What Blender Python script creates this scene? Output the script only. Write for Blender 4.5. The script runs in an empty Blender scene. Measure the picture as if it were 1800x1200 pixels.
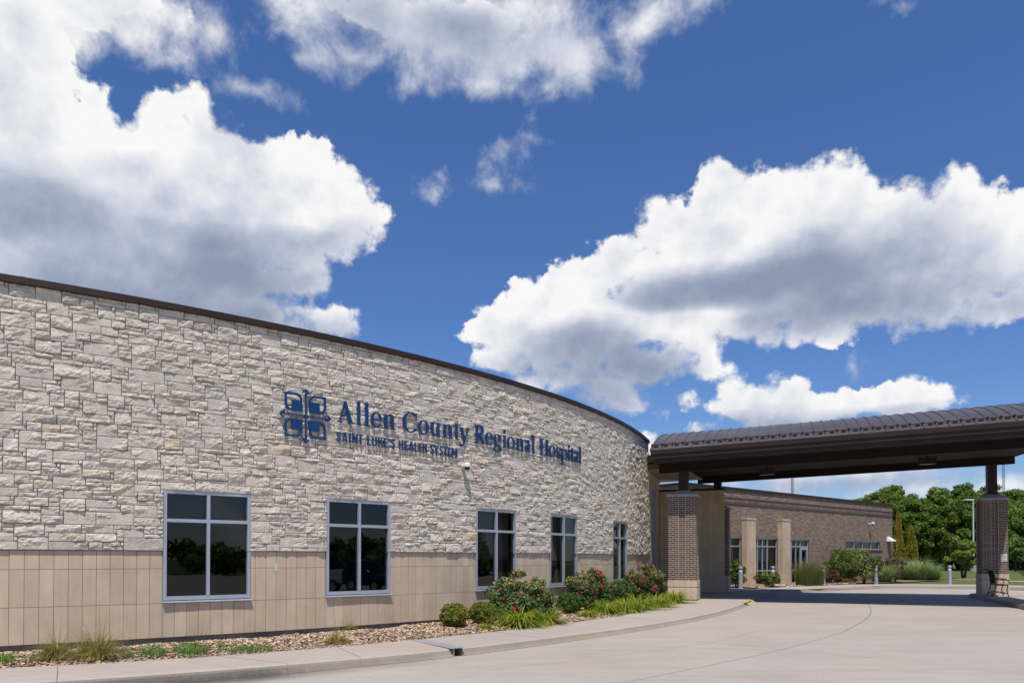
import bpy, math, random
import numpy as np

random.seed(7)
RNG = np.random.default_rng(11)
scene = bpy.context.scene
COL = scene.collection
PI = math.pi

# ---------------------------------------------------------------- camera
F_PX, PITCH, Y_AX = 1316.46, 0.0147, 962.5      # measured on the 1800 px wide photograph
cam_data = bpy.data.cameras.new('camera')
cam = bpy.data.objects.new('camera', cam_data)
COL.objects.link(cam)
cam.location = (0, 0, 0)                         # eye height is z = 0; the ground lies about 1.5 m below
cam.rotation_euler = (PI / 2 + PITCH, 0, 0)
cam_data.sensor_width = 36.0
cam_data.lens = 36.0 * F_PX / 1800.0
cam_data.shift_y = (Y_AX - 600.0) / 1800.0
cam_data.clip_start = 0.1
cam_data.clip_end = 3000
scene.camera = cam


def ray(px, py):
    dx, v = (px - 900.0) / F_PX, -(py - Y_AX) / F_PX
    c, s = math.cos(PITCH), math.sin(PITCH)
    return np.array([dx, c - v * s, s + v * c])


def at_z(px, py, z):
    d = ray(px, py)
    k = z / d[2]
    return d[0] * k, d[1] * k


def at_zf(px, py, zf):
    z = -1.5
    for _ in range(12):
        x, y = at_z(px, py, z)
        z = zf(y)
    return x, y, z


def lerp_tab(y, tab):
    return float(np.interp(y, [a for a, b in tab], [b for a, b in tab]))


def z_walk(y):
    return lerp_tab(y, [(0, -1.68), (10, -1.57), (25, -1.38), (33, -1.38), (37, -1.41), (60, -1.41)])


def z_drive(y):
    return lerp_tab(y, [(-60, -2.0), (0, -1.84), (10, -1.715), (18, -1.575), (25, -1.475), (30, -1.52), (36, -1.55), (80, -1.55)])


# ---------------------------------------------------------------- objects
def thing(name, label, cat, loc=(0, 0, 0), group=None, rz=0.0):
    o = bpy.data.objects.new(name, None)
    o.empty_display_size = 0.2
    COL.objects.link(o)
    o.location = loc
    o.rotation_euler = (0, 0, rz)
    tag(o, label, cat, group)
    return o


def tag(o, label=None, cat=None, group=None, kind=None):
    if label: o['label'] = label
    if cat: o['category'] = cat
    if group: o['group'] = group
    if kind: o['kind'] = kind
    return o


def link(name, me, parent=None, world=False):
    o = bpy.data.objects.new(name, me)
    COL.objects.link(o)
    if parent is not None:
        o.parent = parent
        if world:
            p, off = parent, np.zeros(3)
            while p is not None:
                off -= np.array(p.location)
                p = p.parent
            o.location = off
    return o


def copy_tree(o, parent=None):
    c = o.copy()
    COL.objects.link(c)
    if parent is not None: c.parent = parent
    for ch in list(o.children): copy_tree(ch, c)
    return c


def np_mesh(name, V, F, mats, mi=None, tint=None, uv=None, smooth=False, tname='tint'):
    """V (n,3), F list of equal-length index arrays or one (m,k) array or list of lists"""
    me = bpy.data.meshes.new(name)
    V = np.asarray(V, np.float32)
    if isinstance(F, np.ndarray):
        m, k = F.shape
        loops = F.astype(np.int32).ravel()
        starts = np.arange(0, m * k, k, dtype=np.int32)
        tot = np.full(m, k, np.int32)
    else:
        tot = np.array([len(f) for f in F], np.int32)
        loops = np.array([i for f in F for i in f], np.int32)
        starts = np.concatenate([[0], np.cumsum(tot)[:-1]]).astype(np.int32)
        m = len(F)
    me.vertices.add(len(V)); me.vertices.foreach_set('co', V.ravel())
    me.loops.add(len(loops)); me.loops.foreach_set('vertex_index', loops)
    me.polygons.add(m)
    me.polygons.foreach_set('loop_start', starts)
    me.polygons.foreach_set('loop_total', tot)
    if mi is not None: me.polygons.foreach_set('material_index', np.asarray(mi, np.int32))
    me.polygons.foreach_set('use_smooth', np.full(m, bool(smooth)))
    if tint is not None:
        a = me.attributes.new(tname, 'FLOAT', 'FACE')
        a.data.foreach_set('value', np.asarray(tint, np.float32))
    if uv is not None:
        l = me.uv_layers.new(name='UVMap')
        l.data.foreach_set('uv', np.asarray(uv, np.float32).ravel())
    for mt in (mats if isinstance(mats, (list, tuple)) else [mats]): me.materials.append(mt)
    me.update(calc_edges=True)
    me.validate()
    return me


class MB:
    """collects quads and polygons; build() links them as ONE mesh object"""
    def __init__(self):
        self.v, self.f, self.mi, self.uv, self.t = [], [], [], [], []

    def poly(self, pts, mi=0, uv=None, t=0.5):
        n = len(self.v)
        self.v += [tuple(p) for p in pts]
        self.f.append(list(range(n, n + len(pts))))
        self.mi.append(mi)
        self.t.append(t)
        self.uv += list(uv) if uv is not None else [(p[0] + p[1], p[2]) for p in pts]

    def hexa(self, b, tp, mi=0, t=0.5):
        """bottom 4 points (ccw from above) and top 4 points"""
        self.poly(list(reversed(b)), mi, t=t)
        self.poly(tp, mi, t=t)
        acc = 0
        for i in range(4):
            j = (i + 1) % 4
            L = math.dist(b[i][:2], b[j][:2])
            self.poly([b[i], b[j], tp[j], tp[i]], mi, [(acc, b[i][2]), (acc + L, b[j][2]), (acc + L, tp[j][2]), (acc, tp[i][2])], t)
            acc += L

    def box(self, c, s, rz=0.0, mi=0, t=0.5):
        cx, cy, cz = c
        hx, hy, hz = s[0] / 2, s[1] / 2, s[2] / 2
        ca, sa = math.cos(rz), math.sin(rz)
        q = [(-hx, -hy), (hx, -hy), (hx, hy), (-hx, hy)]
        r = [(cx + x * ca - y * sa, cy + x * sa + y * ca) for x, y in q]
        self.hexa([(x, y, cz - hz) for x, y in r], [(x, y, cz + hz) for x, y in r], mi, t)

    def bevbox(self, c, s, bev, rz=0.0, mi=0, t=0.5):
        """box with chamfered vertical and top/bottom edges (octagonal look at edges)"""
        cx, cy, cz = c
        hx, hy, hz = s[0] / 2, s[1] / 2, s[2] / 2
        ca, sa = math.cos(rz), math.sin(rz)

        def ring(ix, z):
            a, b = hx - ix, hy - ix
            q = [(-a + bev, -b), (a - bev, -b), (a, -b + bev), (a, b - bev), (a - bev, b), (-a + bev, b), (-a, b - bev), (-a, -b + bev)]
            return [(cx + x * ca - y * sa, cy + x * sa + y * ca, cz + z) for x, y in q]
        rs = [ring(bev, -hz), ring(0, -hz + bev), ring(0, hz - bev), ring(bev, hz)]
        self.poly(list(reversed(rs[0])), mi, t=t)
        for a, b in zip(rs, rs[1:]):
            for i in range(8):
                j = (i + 1) % 8
                self.poly([a[i], a[j], b[j], b[i]], mi, t=t)
        self.poly(rs[3], mi, t=t)

    def tube(self, pts, r, n=8, mi=0, caps=True, t=0.5):
        pts = [np.array(p, float) for p in pts]
        rr = r if isinstance(r, (list, tuple)) else [r] * len(pts)
        rings = []
        for i, p in enumerate(pts):
            d = pts[min(i + 1, len(pts) - 1)] - pts[max(i - 1, 0)]
            d /= (np.linalg.norm(d) + 1e-9)
            a = np.cross(d, [0, 0, 1.0]) if abs(d[2]) < 0.95 else np.cross(d, [1.0, 0, 0])
            a /= np.linalg.norm(a)
            b = np.cross(d, a)
            rings.append([tuple(p + rr[i] * (math.cos(2 * PI * k / n) * a + math.sin(2 * PI * k / n) * b)) for k in range(n)])
        for A, B in zip(rings, rings[1:]):
            for k in range(n):
                j = (k + 1) % n
                self.poly([A[k], B[k], B[j], A[j]], mi, t=t)
        if caps:
            self.poly(rings[0], mi, t=t)
            self.poly(list(reversed(rings[-1])), mi, t=t)

    def lathe(self, prof, n=16, c=(0, 0, 0), mi=0, t=0.5):
        rings = [[(c[0] + r * math.cos(2 * PI * k / n), c[1] + r * math.sin(2 * PI * k / n), c[2] + z) for k in range(n)] for r, z in prof]
        for A, B in zip(rings, rings[1:]):
            for k in range(n):
                j = (k + 1) % n
                self.poly([A[k], A[j], B[j], B[k]], mi, t=t)
        if prof[0][0] > 1e-4: self.poly(list(reversed(rings[0])), mi, t=t)
        if prof[-1][0] > 1e-4: self.poly(rings[-1], mi, t=t)

    def build(self, name, mats, parent=None, world=False, smooth=False):
        me = np_mesh(name, np.array(self.v), self.f, mats, self.mi, tint=self.t, uv=self.uv, smooth=smooth)
        return link(name, me, parent, world)


# ---------------------------------------------------------------- noise
def _hash(ix, iy, iz, seed):
    h = (ix.astype(np.int64) * 374761393 + iy.astype(np.int64) * 668265263 + iz.astype(np.int64) * 2147483647 + seed * 974634537) & 0xFFFFFFFF
    h = ((h ^ (h >> 13)) * 1274126177) & 0xFFFFFFFF
    h = (h ^ (h >> 16)) & 0xFFFFFFFF
    return h / 4294967295.0


def vnoise(x, y, z=None, seed=0):
    x, y = np.asarray(x, float), np.asarray(y, float)
    z = np.zeros_like(x) if z is None else np.asarray(z, float)
    ix, iy, iz = np.floor(x), np.floor(y), np.floor(z)
    fx, fy, fz = x - ix, y - iy, z - iz
    fx, fy, fz = [f * f * (3 - 2 * f) for f in (fx, fy, fz)]
    r = 0
    for dx in (0, 1):
        for dy in (0, 1):
            for dz in (0, 1):
                w = (fx if dx else 1 - fx) * (fy if dy else 1 - fy) * (fz if dz else 1 - fz)
                r = r + w * _hash(ix + dx, iy + dy, iz + dz, seed)
    return r


# ---------------------------------------------------------------- materials
class NT:
    def __init__(self, tree):
        self.t = tree

    def n(self, typ, **kw):
        nd = self.t.nodes.new(typ)
        for k, v in kw.items(): setattr(nd, k, v)
        return nd

    def put(self, sock, v):
        if hasattr(v, 'is_output'): self.t.links.new(v, sock)
        elif v is not None: sock.default_value = v

    def math(self, op, a, b=None, c=None, clamp=False):
        nd = self.n('ShaderNodeMath', operation=op, use_clamp=clamp)
        for i, v in enumerate((a, b, c)):
            if v is not None: self.put(nd.inputs[i], v)
        return nd.outputs[0]

    def vmath(self, op, a, b=None, c=None):
        nd = self.n('ShaderNodeVectorMath', operation=op)
        for i, v in enumerate((a, b, c)):
            if v is not None: self.put(nd.inputs[i], v)
        return nd.outputs['Value'] if op in ('DOT_PRODUCT', 'LENGTH', 'DISTANCE') else nd.outputs['Vector']

    def noise(self, vec, scale, detail=4, rough=0.5, dist=0.0, typ=None):
        nd = self.n('ShaderNodeTexNoise')
        if vec is not None: self.put(nd.inputs['Vector'], vec)
        nd.inputs['Scale'].default_value = scale
        nd.inputs['Detail'].default_value = detail
        nd.inputs['Roughness'].default_value = rough
        nd.inputs['Distortion'].default_value = dist
        return nd

    def ramp(self, fac, stops, interp='LINEAR'):
        nd = self.n('ShaderNodeValToRGB')
        nd.color_ramp.interpolation = interp
        el = nd.color_ramp.elements
        while len(el) > 1: el.remove(el[-1])
        el[0].position = stops[0][0]
        el[0].color = (*stops[0][1], 1)
        for p, c in stops[1:]:
            e = el.new(p); e.color = (*c, 1)
        self.put(nd.inputs['Fac'], fac)
        return nd.outputs['Color']

    def mix(self, fac, a, b, blend='MIX'):
        nd = self.n('ShaderNodeMix', data_type='RGBA', blend_type=blend)
        self.put(nd.inputs[0], fac)
        for s, v in ((nd.inputs[6], a), (nd.inputs[7], b)):
            self.put(s, (*v, 1) if isinstance(v, tuple) and len(v) == 3 else v)
        return nd.outputs[2]

    def rng(self, v, a, b, c, d, smooth=False):
        nd = self.n('ShaderNodeMapRange')
        if smooth: nd.interpolation_type = 'SMOOTHSTEP'
        self.put(nd.inputs['Value'], v)
        for k, x in zip(('From Min', 'From Max', 'To Min', 'To Max'), (a, b, c, d)): nd.inputs[k].default_value = x
        return nd.outputs[0]


def new_mat(name):
    m = bpy.data.materials.new(name)
    m.use_nodes = True
    nt = NT(m.node_tree)
    return m, nt, m.node_tree.nodes['Principled BSDF']


def mat(name, col, rough=0.6, metal=0.0, vary=0.12, scale=3.0, bump=0.0, bscale=60.0, spec=0.5, col2=None, tintamt=0.0):
    """plain procedural material: two noise octaves of colour change, a fine bump, optional face tint"""
    m, nt, b = new_mat(name)
    geo = nt.n('ShaderNodeTexCoord').outputs['Object']
    n1 = nt.noise(geo, scale, 6, 0.6)
    c2 = col2 or tuple(max(0, c * (1 - 2 * vary)) for c in col)
    c1 = col if col2 else tuple(c * (1 + vary) for c in col)
    base = nt.ramp(n1.outputs['Fac'], [(0.3, c2), (0.7, c1)])
    if tintamt:
        at = nt.n('ShaderNodeAttribute', attribute_name='tint').outputs['Fac']
        base = nt.mix(1.0, base, nt.ramp(at, [(0, (1 - tintamt,) * 3), (1, (1 + tintamt,) * 3)]), 'MULTIPLY')
    nt.put(b.inputs['Base Color'], base)
    b.inputs['Roughness'].default_value = rough
    b.inputs['Metallic'].default_value = metal
    b.inputs['Specular IOR Level'].default_value = spec
    if bump:
        n2 = nt.noise(geo, bscale, 4, 0.65)
        bp = nt.n('ShaderNodeBump')
        bp.inputs['Strength'].default_value = bump
        bp.inputs['Distance'].default_value = 0.02
        nt.put(bp.inputs['Height'], n2.outputs['Fac'])
        nt.put(b.inputs['Normal'], bp.outputs['Normal'])
    return m


def leaf_mat(name, stops, trans=0.35, rough=0.5, spec=0.35):
    m, nt, b = new_mat(name)
    at = nt.n('ShaderNodeAttribute', attribute_name='tint').outputs['Fac']
    col = nt.ramp(at, stops)
    nt.put(b.inputs['Base Color'], col)
    b.inputs['Roughness'].default_value = rough
    b.inputs['Specular IOR Level'].default_value = spec
    tr = nt.n('ShaderNodeBsdfTranslucent')
    nt.put(tr.inputs['Color'], nt.mix(1.0, col, (1.1, 1.15, 0.6), 'MULTIPLY'))
    mx = nt.n('ShaderNodeMixShader')
    mx.inputs[0].default_value = trans
    nt.t.links.new(b.outputs[0], mx.inputs[1])
    nt.t.links.new(tr.outputs[0], mx.inputs[2])
    nt.t.links.new(mx.outputs[0], nt.t.nodes['Material Output'].inputs['Surface'])
    return m
M = {}


def stone_mat():
    m, nt, b = new_mat('split_limestone')
    at = nt.n('ShaderNodeAttribute', attribute_name='tint').outputs['Fac']
    obj = nt.n('ShaderNodeTexCoord').outputs['Object']
    base = nt.ramp(at, [(0.0, (0.58, 0.51, 0.425)), (0.4, (0.665, 0.588, 0.485)), (0.65, (0.71, 0.63, 0.525)), (0.85, (0.67, 0.575, 0.435)), (1.0, (0.61, 0.485, 0.33))])
    n1 = nt.noise(obj, 9, 6, 0.65)
    base = nt.mix(1.0, base, nt.ramp(n1.outputs['Fac'], [(0.28, (0.80, 0.79, 0.775)), (0.62, (1.1, 1.1, 1.1))]), 'MULTIPLY')
    n3 = nt.noise(obj, 5.5, 3, 0.6)
    base = nt.mix(nt.rng(n3.outputs['Fac'], 0.62, 0.75, 0, 0.45, True), base, (0.50, 0.37, 0.22))
    nt.put(b.inputs['Base Color'], base)
    b.inputs['Roughness'].default_value = 0.9
    b.inputs['Specular IOR Level'].default_value = 0.2
    n2 = nt.noise(obj, 38, 6, 0.7)
    bp = nt.n('ShaderNodeBump')
    bp.inputs['Strength'].default_value = 0.95
    bp.inputs['Distance'].default_value = 0.02
    nt.put(bp.inputs['Height'], n2.outputs['Fac'])
    nt.put(b.inputs['Normal'], bp.outputs['Normal'])
    return m


def brick_mat(name, c1, c2, c3, mortar, ms=0.010):
    m, nt, b = new_mat(name)
    uv = nt.n('ShaderNodeTexCoord').outputs['UV']
    br = nt.n('ShaderNodeTexBrick')
    nt.put(br.inputs['Vector'], uv)
    br.offset = 0.5
    br.inputs['Scale'].default_value = 1.0
    br.inputs['Mortar Size'].default_value = ms / 2
    br.inputs['Mortar Smooth'].default_value = 0.1
    br.inputs['Bias'].default_value = 0.0
    br.inputs['Brick Width'].default_value = 0.2034
    br.inputs['Row Height'].default_value = 0.0677
    br.inputs['Color1'].default_value = (0, 0, 0, 1)
    br.inputs['Color2'].default_value = (1, 1, 1, 1)
    br.inputs['Mortar'].default_value = (0.5, 0.5, 0.5, 1)
    col = nt.ramp(br.outputs['Color'], [(0.0, c1), (0.45, c2), (0.75, c1), (1.0, c3)])
    n1 = nt.noise(uv, 14, 5, 0.6)
    col = nt.mix(1.0, col, nt.ramp(n1.outputs['Fac'], [(0.3, (0.78, 0.78, 0.8)), (0.7, (1.18, 1.16, 1.14))]), 'MULTIPLY')
    nt.put(b.inputs['Base Color'], nt.mix(br.outputs['Fac'], col, mortar))
    b.inputs['Roughness'].default_value = 0.85
    b.inputs['Specular IOR Level'].default_value = 0.25
    bp = nt.n('ShaderNodeBump')
    bp.inputs['Strength'].default_value = 0.6
    bp.inputs['Distance'].default_value = 0.01
    h = nt.math('SUBTRACT', nt.math('MULTIPLY', n1.outputs['Fac'], 0.25), br.outputs['Fac'])
    nt.put(bp.inputs['Height'], h)
    nt.put(b.inputs['Normal'], bp.outputs['Normal'])
    return m


def tile_mat():
    m, nt, b = new_mat('sandstone_tile')
    at = nt.n('ShaderNodeAttribute', attribute_name='tint').outputs['Fac']
    obj = nt.n('ShaderNodeTexCoord').outputs['Object']
    base = nt.ramp(at, [(0, (0.52, 0.405, 0.28)), (0.5, (0.575, 0.45, 0.315)), (1, (0.635, 0.505, 0.36))])
    n1 = nt.noise(obj, 2.2, 5, 0.6)
    base = nt.mix(1.0, base, nt.ramp(n1.outputs['Fac'], [(0.3, (0.9, 0.895, 0.89)), (0.7, (1.07, 1.07, 1.07))]), 'MULTIPLY')
    mp = nt.n('ShaderNodeMapping')
    nt.put(mp.inputs['Vector'], obj)
    mp.inputs['Scale'].default_value = (14, 14, 1.2)
    n2 = nt.noise(mp.outputs['Vector'], 1.0, 3, 0.6)
    base = nt.mix(1.0, base, nt.ramp(n2.outputs['Fac'], [(0.3, (0.94, 0.94, 0.945)), (0.7, (1.04, 1.035, 1.03))]), 'MULTIPLY')
    nt.put(b.inputs['Base Color'], base)
    b.inputs['Roughness'].default_value = 0.75
    b.inputs['Specular IOR Level'].default_value = 0.3
    n3 = nt.noise(obj, 160, 2, 0.5)
    bp = nt.n('ShaderNodeBump')
    bp.inputs['Strength'].default_value = 0.12
    bp.inputs['Distance'].default_value = 0.004
    nt.put(bp.inputs['Height'], n3.outputs['Fac'])
    nt.put(b.inputs['Normal'], bp.outputs['Normal'])
    return m


def concrete_mat(name, c, dark, dirt=0.5):
    """weathered concrete: cloudy patches, rusty streaks, fine aggregate; vertex-free"""
    m, nt, b = new_mat(name)
    obj = nt.n('ShaderNodeTexCoord').outputs['Object']
    n1 = nt.noise(obj, 0.35, 6, 0.6)
    base = nt.ramp(n1.outputs['Fac'], [(0.32, dark), (0.68, c)])
    mp = nt.n('ShaderNodeMapping')
    nt.put(mp.inputs['Vector'], obj)
    mp.inputs['Rotation'].default_value = (0, 0, math.radians(-52))
    mp.inputs['Scale'].default_value = (0.22, 1.5, 1)
    n2 = nt.noise(mp.outputs['Vector'], 1.6, 6, 0.65, 0.6)
    base = nt.mix(nt.rng(n2.outputs['Fac'], 0.50, 0.70, 0, 0.75, True), base, (c[0] * 0.97, c[1] * 0.85, c[2] * 0.70))
    n4 = nt.noise(mp.outputs['Vector'], 4.5, 5, 0.7, 0.4)
    base = nt.mix(1.0, base, nt.ramp(n4.outputs['Fac'], [(0.28, (0.89, 0.89, 0.895)), (0.6, (1.03, 1.03, 1.03))]), 'MULTIPLY')
    n3 = nt.noise(obj, 55, 3, 0.7)
    base = nt.mix(1.0, base, nt.ramp(n3.outputs['Fac'], [(0.28, (0.84, 0.84, 0.84)), (0.7, (1.08, 1.08, 1.08))]), 'MULTIPLY')
    n5 = nt.noise(obj, 1.3, 2, 0.5)
    vo = nt.n('ShaderNodeTexVoronoi')
    nt.put(vo.inputs['Vector'], obj); vo.inputs['Scale'].default_value = 2.2
    spot = nt.math('MULTIPLY', nt.rng(vo.outputs['Distance'], 0.045, 0.03, 0, 1), nt.rng(n5.outputs['Fac'], 0.55, 0.6, 0, 1))
    base = nt.mix(nt.math('MULTIPLY', spot, 0.5), base, tuple(x * 0.45 for x in c))
    nt.put(b.inputs['Base Color'], base)
    b.inputs['Roughness'].default_value = 0.88
    b.inputs['Specular IOR Level'].default_value = 0.25
    bp = nt.n('ShaderNodeBump')
    bp.inputs['Strength'].default_value = 0.25
    bp.inputs['Distance'].default_value = 0.006
    nt.put(bp.inputs['Height'], n3.outputs['Fac'])
    nt.put(b.inputs['Normal'], bp.outputs['Normal'])
    return m


def glass_mat():
    m, nt, b = new_mat('tinted_glass')
    tr = nt.n('ShaderNodeBsdfTransparent')
    tr.inputs['Color'].default_value = (0.30, 0.31, 0.31, 1)
    gl = nt.n('ShaderNodeBsdfGlossy')
    gl.inputs['Color'].default_value = (0.9, 0.95, 1.0, 1)
    gl.inputs['Roughness'].default_value = 0.012
    fr = nt.n('ShaderNodeFresnel')
    fr.inputs['IOR'].default_value = 1.55
    obj = nt.n('ShaderNodeTexCoord').outputs['Object']
    n = nt.noise(obj, 1.1, 2, 0.5)
    bp = nt.n('ShaderNodeBump')
    bp.inputs['Strength'].default_value = 0.03
    bp.inputs['Distance'].default_value = 0.05
    nt.put(bp.inputs['Height'], n.outputs['Fac'])
    nt.put(gl.inputs['Normal'], bp.outputs['Normal'])
    mx = nt.n('ShaderNodeMixShader')
    nt.put(mx.inputs[0], fr.outputs[0])
    nt.t.links.new(tr.outputs[0], mx.inputs[1])
    nt.t.links.new(gl.outputs[0], mx.inputs[2])
    nt.t.links.new(mx.outputs[0], nt.t.nodes['Material Output'].inputs['Surface'])
    return m


M['stone'] = stone_mat()
M['mortar'] = mat('mortar', (0.24, 0.232, 0.225), 0.95, vary=0.15, scale=12)
M['tile'] = tile_mat()
M['tile_joint'] = mat('tile_joint', (0.27, 0.275, 0.31), 0.8)
M['foundation'] = mat('foundation_concrete', (0.23, 0.215, 0.20), 0.9, vary=0.25, scale=2, bump=0.3)
M['bronze'] = mat('bronze_metal', (0.037, 0.022, 0.017), 0.5, 0.0, vary=0.12, scale=1.5, spec=0.22)
M['bronze_roof'] = mat('bronze_roof_metal', (0.125, 0.105, 0.103), 0.45, 0.3, vary=0.12, scale=0.8, spec=0.5)
M['bronze_dark'] = mat('bronze_beam_paint', (0.016, 0.012, 0.010), 0.7, spec=0.2, vary=0.12, scale=1.2)
M['alum'] = mat('anodised_aluminium', (0.47, 0.495, 0.545), 0.38, 0.45, vary=0.05, scale=3)
M['alum_bright'] = mat('bright_aluminium_sill', (0.62, 0.62, 0.68), 0.35, 0.4, vary=0.05)
M['glass'] = glass_mat()
M['room'] = mat('dark_room', (0.018, 0.017, 0.016), 0.9, vary=0.3, scale=2)
M['blind'] = mat('roller_blind', (0.50, 0.46, 0.39), 0.9, vary=0.06, scale=4)
M['blue'] = mat('blue_sign_paint', (0.003, 0.042, 0.145), 0.38, vary=0.06, scale=3, spec=0.5)
M['white_plastic'] = mat('white_plastic', (0.78, 0.78, 0.78), 0.35, vary=0.03)
M['black_glass'] = mat('black_dome', (0.01, 0.01, 0.012), 0.12, vary=0.1)
M['brick_pier'] = brick_mat('pier_brick', (0.105, 0.078, 0.072), (0.175, 0.112, 0.078), (0.27, 0.155, 0.085), (0.56, 0.47, 0.37), 0.012)
M['brick_wing'] = brick_mat('wing_brick', (0.075, 0.058, 0.057), (0.26, 0.165, 0.115), (0.34, 0.215, 0.135), (0.50, 0.40, 0.31), 0.012)
M['brick_dark'] = mat('dark_brick_course', (0.20, 0.135, 0.11), 0.85, vary=0.2, scale=6, tintamt=0.3)
M['brick_rowlock'] = mat('shaded_rowlock_brick', (0.12, 0.085, 0.072), 0.85, vary=0.2, scale=8)  # shadow of the projecting rows put into the colour, darker than the soldier bricks
M['cap'] = mat('cast_stone_cap', (0.36, 0.335, 0.315), 0.85, vary=0.12, scale=5, bump=0.2)
M['sealant'] = mat('cream_sealant', (0.52, 0.46, 0.38), 0.7, vary=0.05)
M['soffit'] = mat('beige_soffit', (0.42, 0.36, 0.27), 0.7, vary=0.05, scale=2)
M['soffit_dark'] = mat('bronze_soffit', (0.018, 0.015, 0.012), 0.8, spec=0.2, vary=0.08)
M['drive'] = concrete_mat('driveway_concrete', (0.46, 0.40, 0.335), (0.40, 0.35, 0.295))
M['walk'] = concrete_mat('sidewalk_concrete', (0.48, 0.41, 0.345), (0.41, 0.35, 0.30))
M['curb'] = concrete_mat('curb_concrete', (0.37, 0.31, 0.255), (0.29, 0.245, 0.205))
M['joint'] = mat('concrete_joint', (0.16, 0.14, 0.13), 0.9)
M['yellow'] = mat('worn_yellow_paint', (0.56, 0.40, 0.10), 0.7, vary=0.2, scale=6, col2=(0.45, 0.36, 0.2))
M['steel'] = mat('galvanised_plate', (0.52, 0.54, 0.58), 0.4, 0.5, vary=0.08, scale=5)
M['dark'] = mat('dark_void', (0.03, 0.03, 0.028), 0.9)
M['soil'] = mat('mulch_soil', (0.30, 0.205, 0.135), 0.95, vary=0.4, scale=14, bump=0.6, bscale=40)
M['chip'] = leaf_mat('wood_chip', [(0.0, (0.246, 0.155, 0.100)), (0.35, (0.448, 0.305, 0.201)), (0.7, (0.627, 0.471, 0.336)), (1.0, (0.806, 0.690, 0.555))], 0.0, 0.9, 0.1)
M['lawn'] = mat('lawn_turf', (0.135, 0.15, 0.05), 1.0, scale=0.6, col2=(0.10, 0.118, 0.038), bump=0.6, bscale=25, spec=0.05)
M['asphalt'] = mat('far_road_concrete', (0.40, 0.36, 0.33), 0.9, vary=0.1)
M['bark'] = mat('bark', (0.085, 0.062, 0.045), 0.95, vary=0.3, scale=9, bump=0.7, bscale=22)
M['iron'] = mat('black_wrought_iron', (0.012, 0.012, 0.012), 0.45, vary=0.1)
M['bollard'] = mat('silver_bollard_paint', (0.42, 0.43, 0.47), 0.45, 0.25, vary=0.06)
M['lens'] = mat('frosted_lens', (0.75, 0.76, 0.80), 0.25, vary=0.03)
M['pole'] = mat('white_pole_paint', (0.62, 0.64, 0.68), 0.5, vary=0.05)
M['red'] = mat('red_print', (0.42, 0.02, 0.03), 0.5)
M['black'] = mat('black_print', (0.02, 0.02, 0.02), 0.6)
M['tape'] = mat('pale_green_tape', (0.60, 0.64, 0.52), 0.7)
M['galv'] = mat('grey_vent_pipe', (0.45, 0.44, 0.42), 0.5, 0.3)
# foliage
M['tree'] = leaf_mat('wood_leaf', [(0, (0.070, 0.110, 0.019)), (0.5, (0.146, 0.222, 0.033)), (1, (0.287, 0.353, 0.053))], 0.42)
M['tree2'] = leaf_mat('light_tree_leaf', [(0, (0.095, 0.152, 0.026)), (0.5, (0.179, 0.254, 0.040)), (1, (0.316, 0.376, 0.066))], 0.35)
M['box'] = leaf_mat('boxwood_leaf', [(0, (0.068, 0.099, 0.011)), (0.5, (0.142, 0.182, 0.018)), (0.85, (0.269, 0.276, 0.031)), (1, (0.503, 0.267, 0.055))], 0.25)
M['boxdark'] = leaf_mat('dark_mound_leaf', [(0, (0.034, 0.076, 0.012)), (0.5, (0.068, 0.135, 0.020)), (1, (0.137, 0.206, 0.030))], 0.25)
M['rose_leaf'] = leaf_mat('rose_leaf', [(0, (0.056, 0.100, 0.032)), (0.5, (0.116, 0.184, 0.050)), (0.8, (0.217, 0.270, 0.071)), (0.9, (0.485, 0.375, 0.134)), (1, (0.512, 0.199, 0.080))], 0.25, 0.55)
M['rose'] = leaf_mat('rose_petal', [(0, (0.525, 0.018, 0.074)), (0.6, (0.688, 0.030, 0.135)), (1, (0.850, 0.135, 0.297))], 0.25, 0.5)
M['lily'] = leaf_mat('daylily_blade', [(0, (0.113, 0.182, 0.022)), (0.5, (0.269, 0.339, 0.030)), (1, (0.522, 0.519, 0.066))], 0.35, 0.45)
M['weed'] = leaf_mat('weed_blade', [(0, (0.051, 0.122, 0.018)), (0.6, (0.122, 0.245, 0.033)), (1, (0.215, 0.331, 0.055))], 0.35)
M['dry'] = leaf_mat('dry_grass_blade', [(0, (0.126, 0.155, 0.043)), (0.45, (0.252, 0.246, 0.070)), (0.75, (0.546, 0.400, 0.172)), (1, (0.840, 0.582, 0.265))], 0.3)
M['misc'] = leaf_mat('silver_grass_blade', [(0, (0.127, 0.190, 0.079)), (0.5, (0.276, 0.367, 0.169)), (1, (0.596, 0.668, 0.377))], 0.3)
M['switch'] = leaf_mat('switchgrass_blade', [(0, (0.075, 0.108, 0.024)), (0.6, (0.169, 0.194, 0.048)), (1, (0.372, 0.259, 0.121))], 0.3)
M['shrub'] = leaf_mat('shrub_leaf', [(0, (0.050, 0.089, 0.017)), (0.5, (0.125, 0.174, 0.032)), (0.85, (0.250, 0.282, 0.058)), (1, (0.454, 0.427, 0.145))], 0.3)
M['shrub_var'] = leaf_mat('pale_shrub_leaf', [(0, (0.055, 0.095, 0.024)), (0.45, (0.145, 0.191, 0.044)), (0.7, (0.337, 0.362, 0.110)), (1, (0.606, 0.572, 0.205))], 0.3)
M['arbor'] = leaf_mat('browned_arborvitae', [(0, (0.105, 0.122, 0.020)), (0.4, (0.298, 0.272, 0.042)), (0.7, (0.506, 0.354, 0.059)), (1, (0.654, 0.313, 0.084))], 0.2)
M['burgundy'] = leaf_mat('burgundy_leaf', [(0, (0.064, 0.033, 0.025)), (0.6, (0.136, 0.068, 0.048)), (1, (0.224, 0.150, 0.084))], 0.25)
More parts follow.
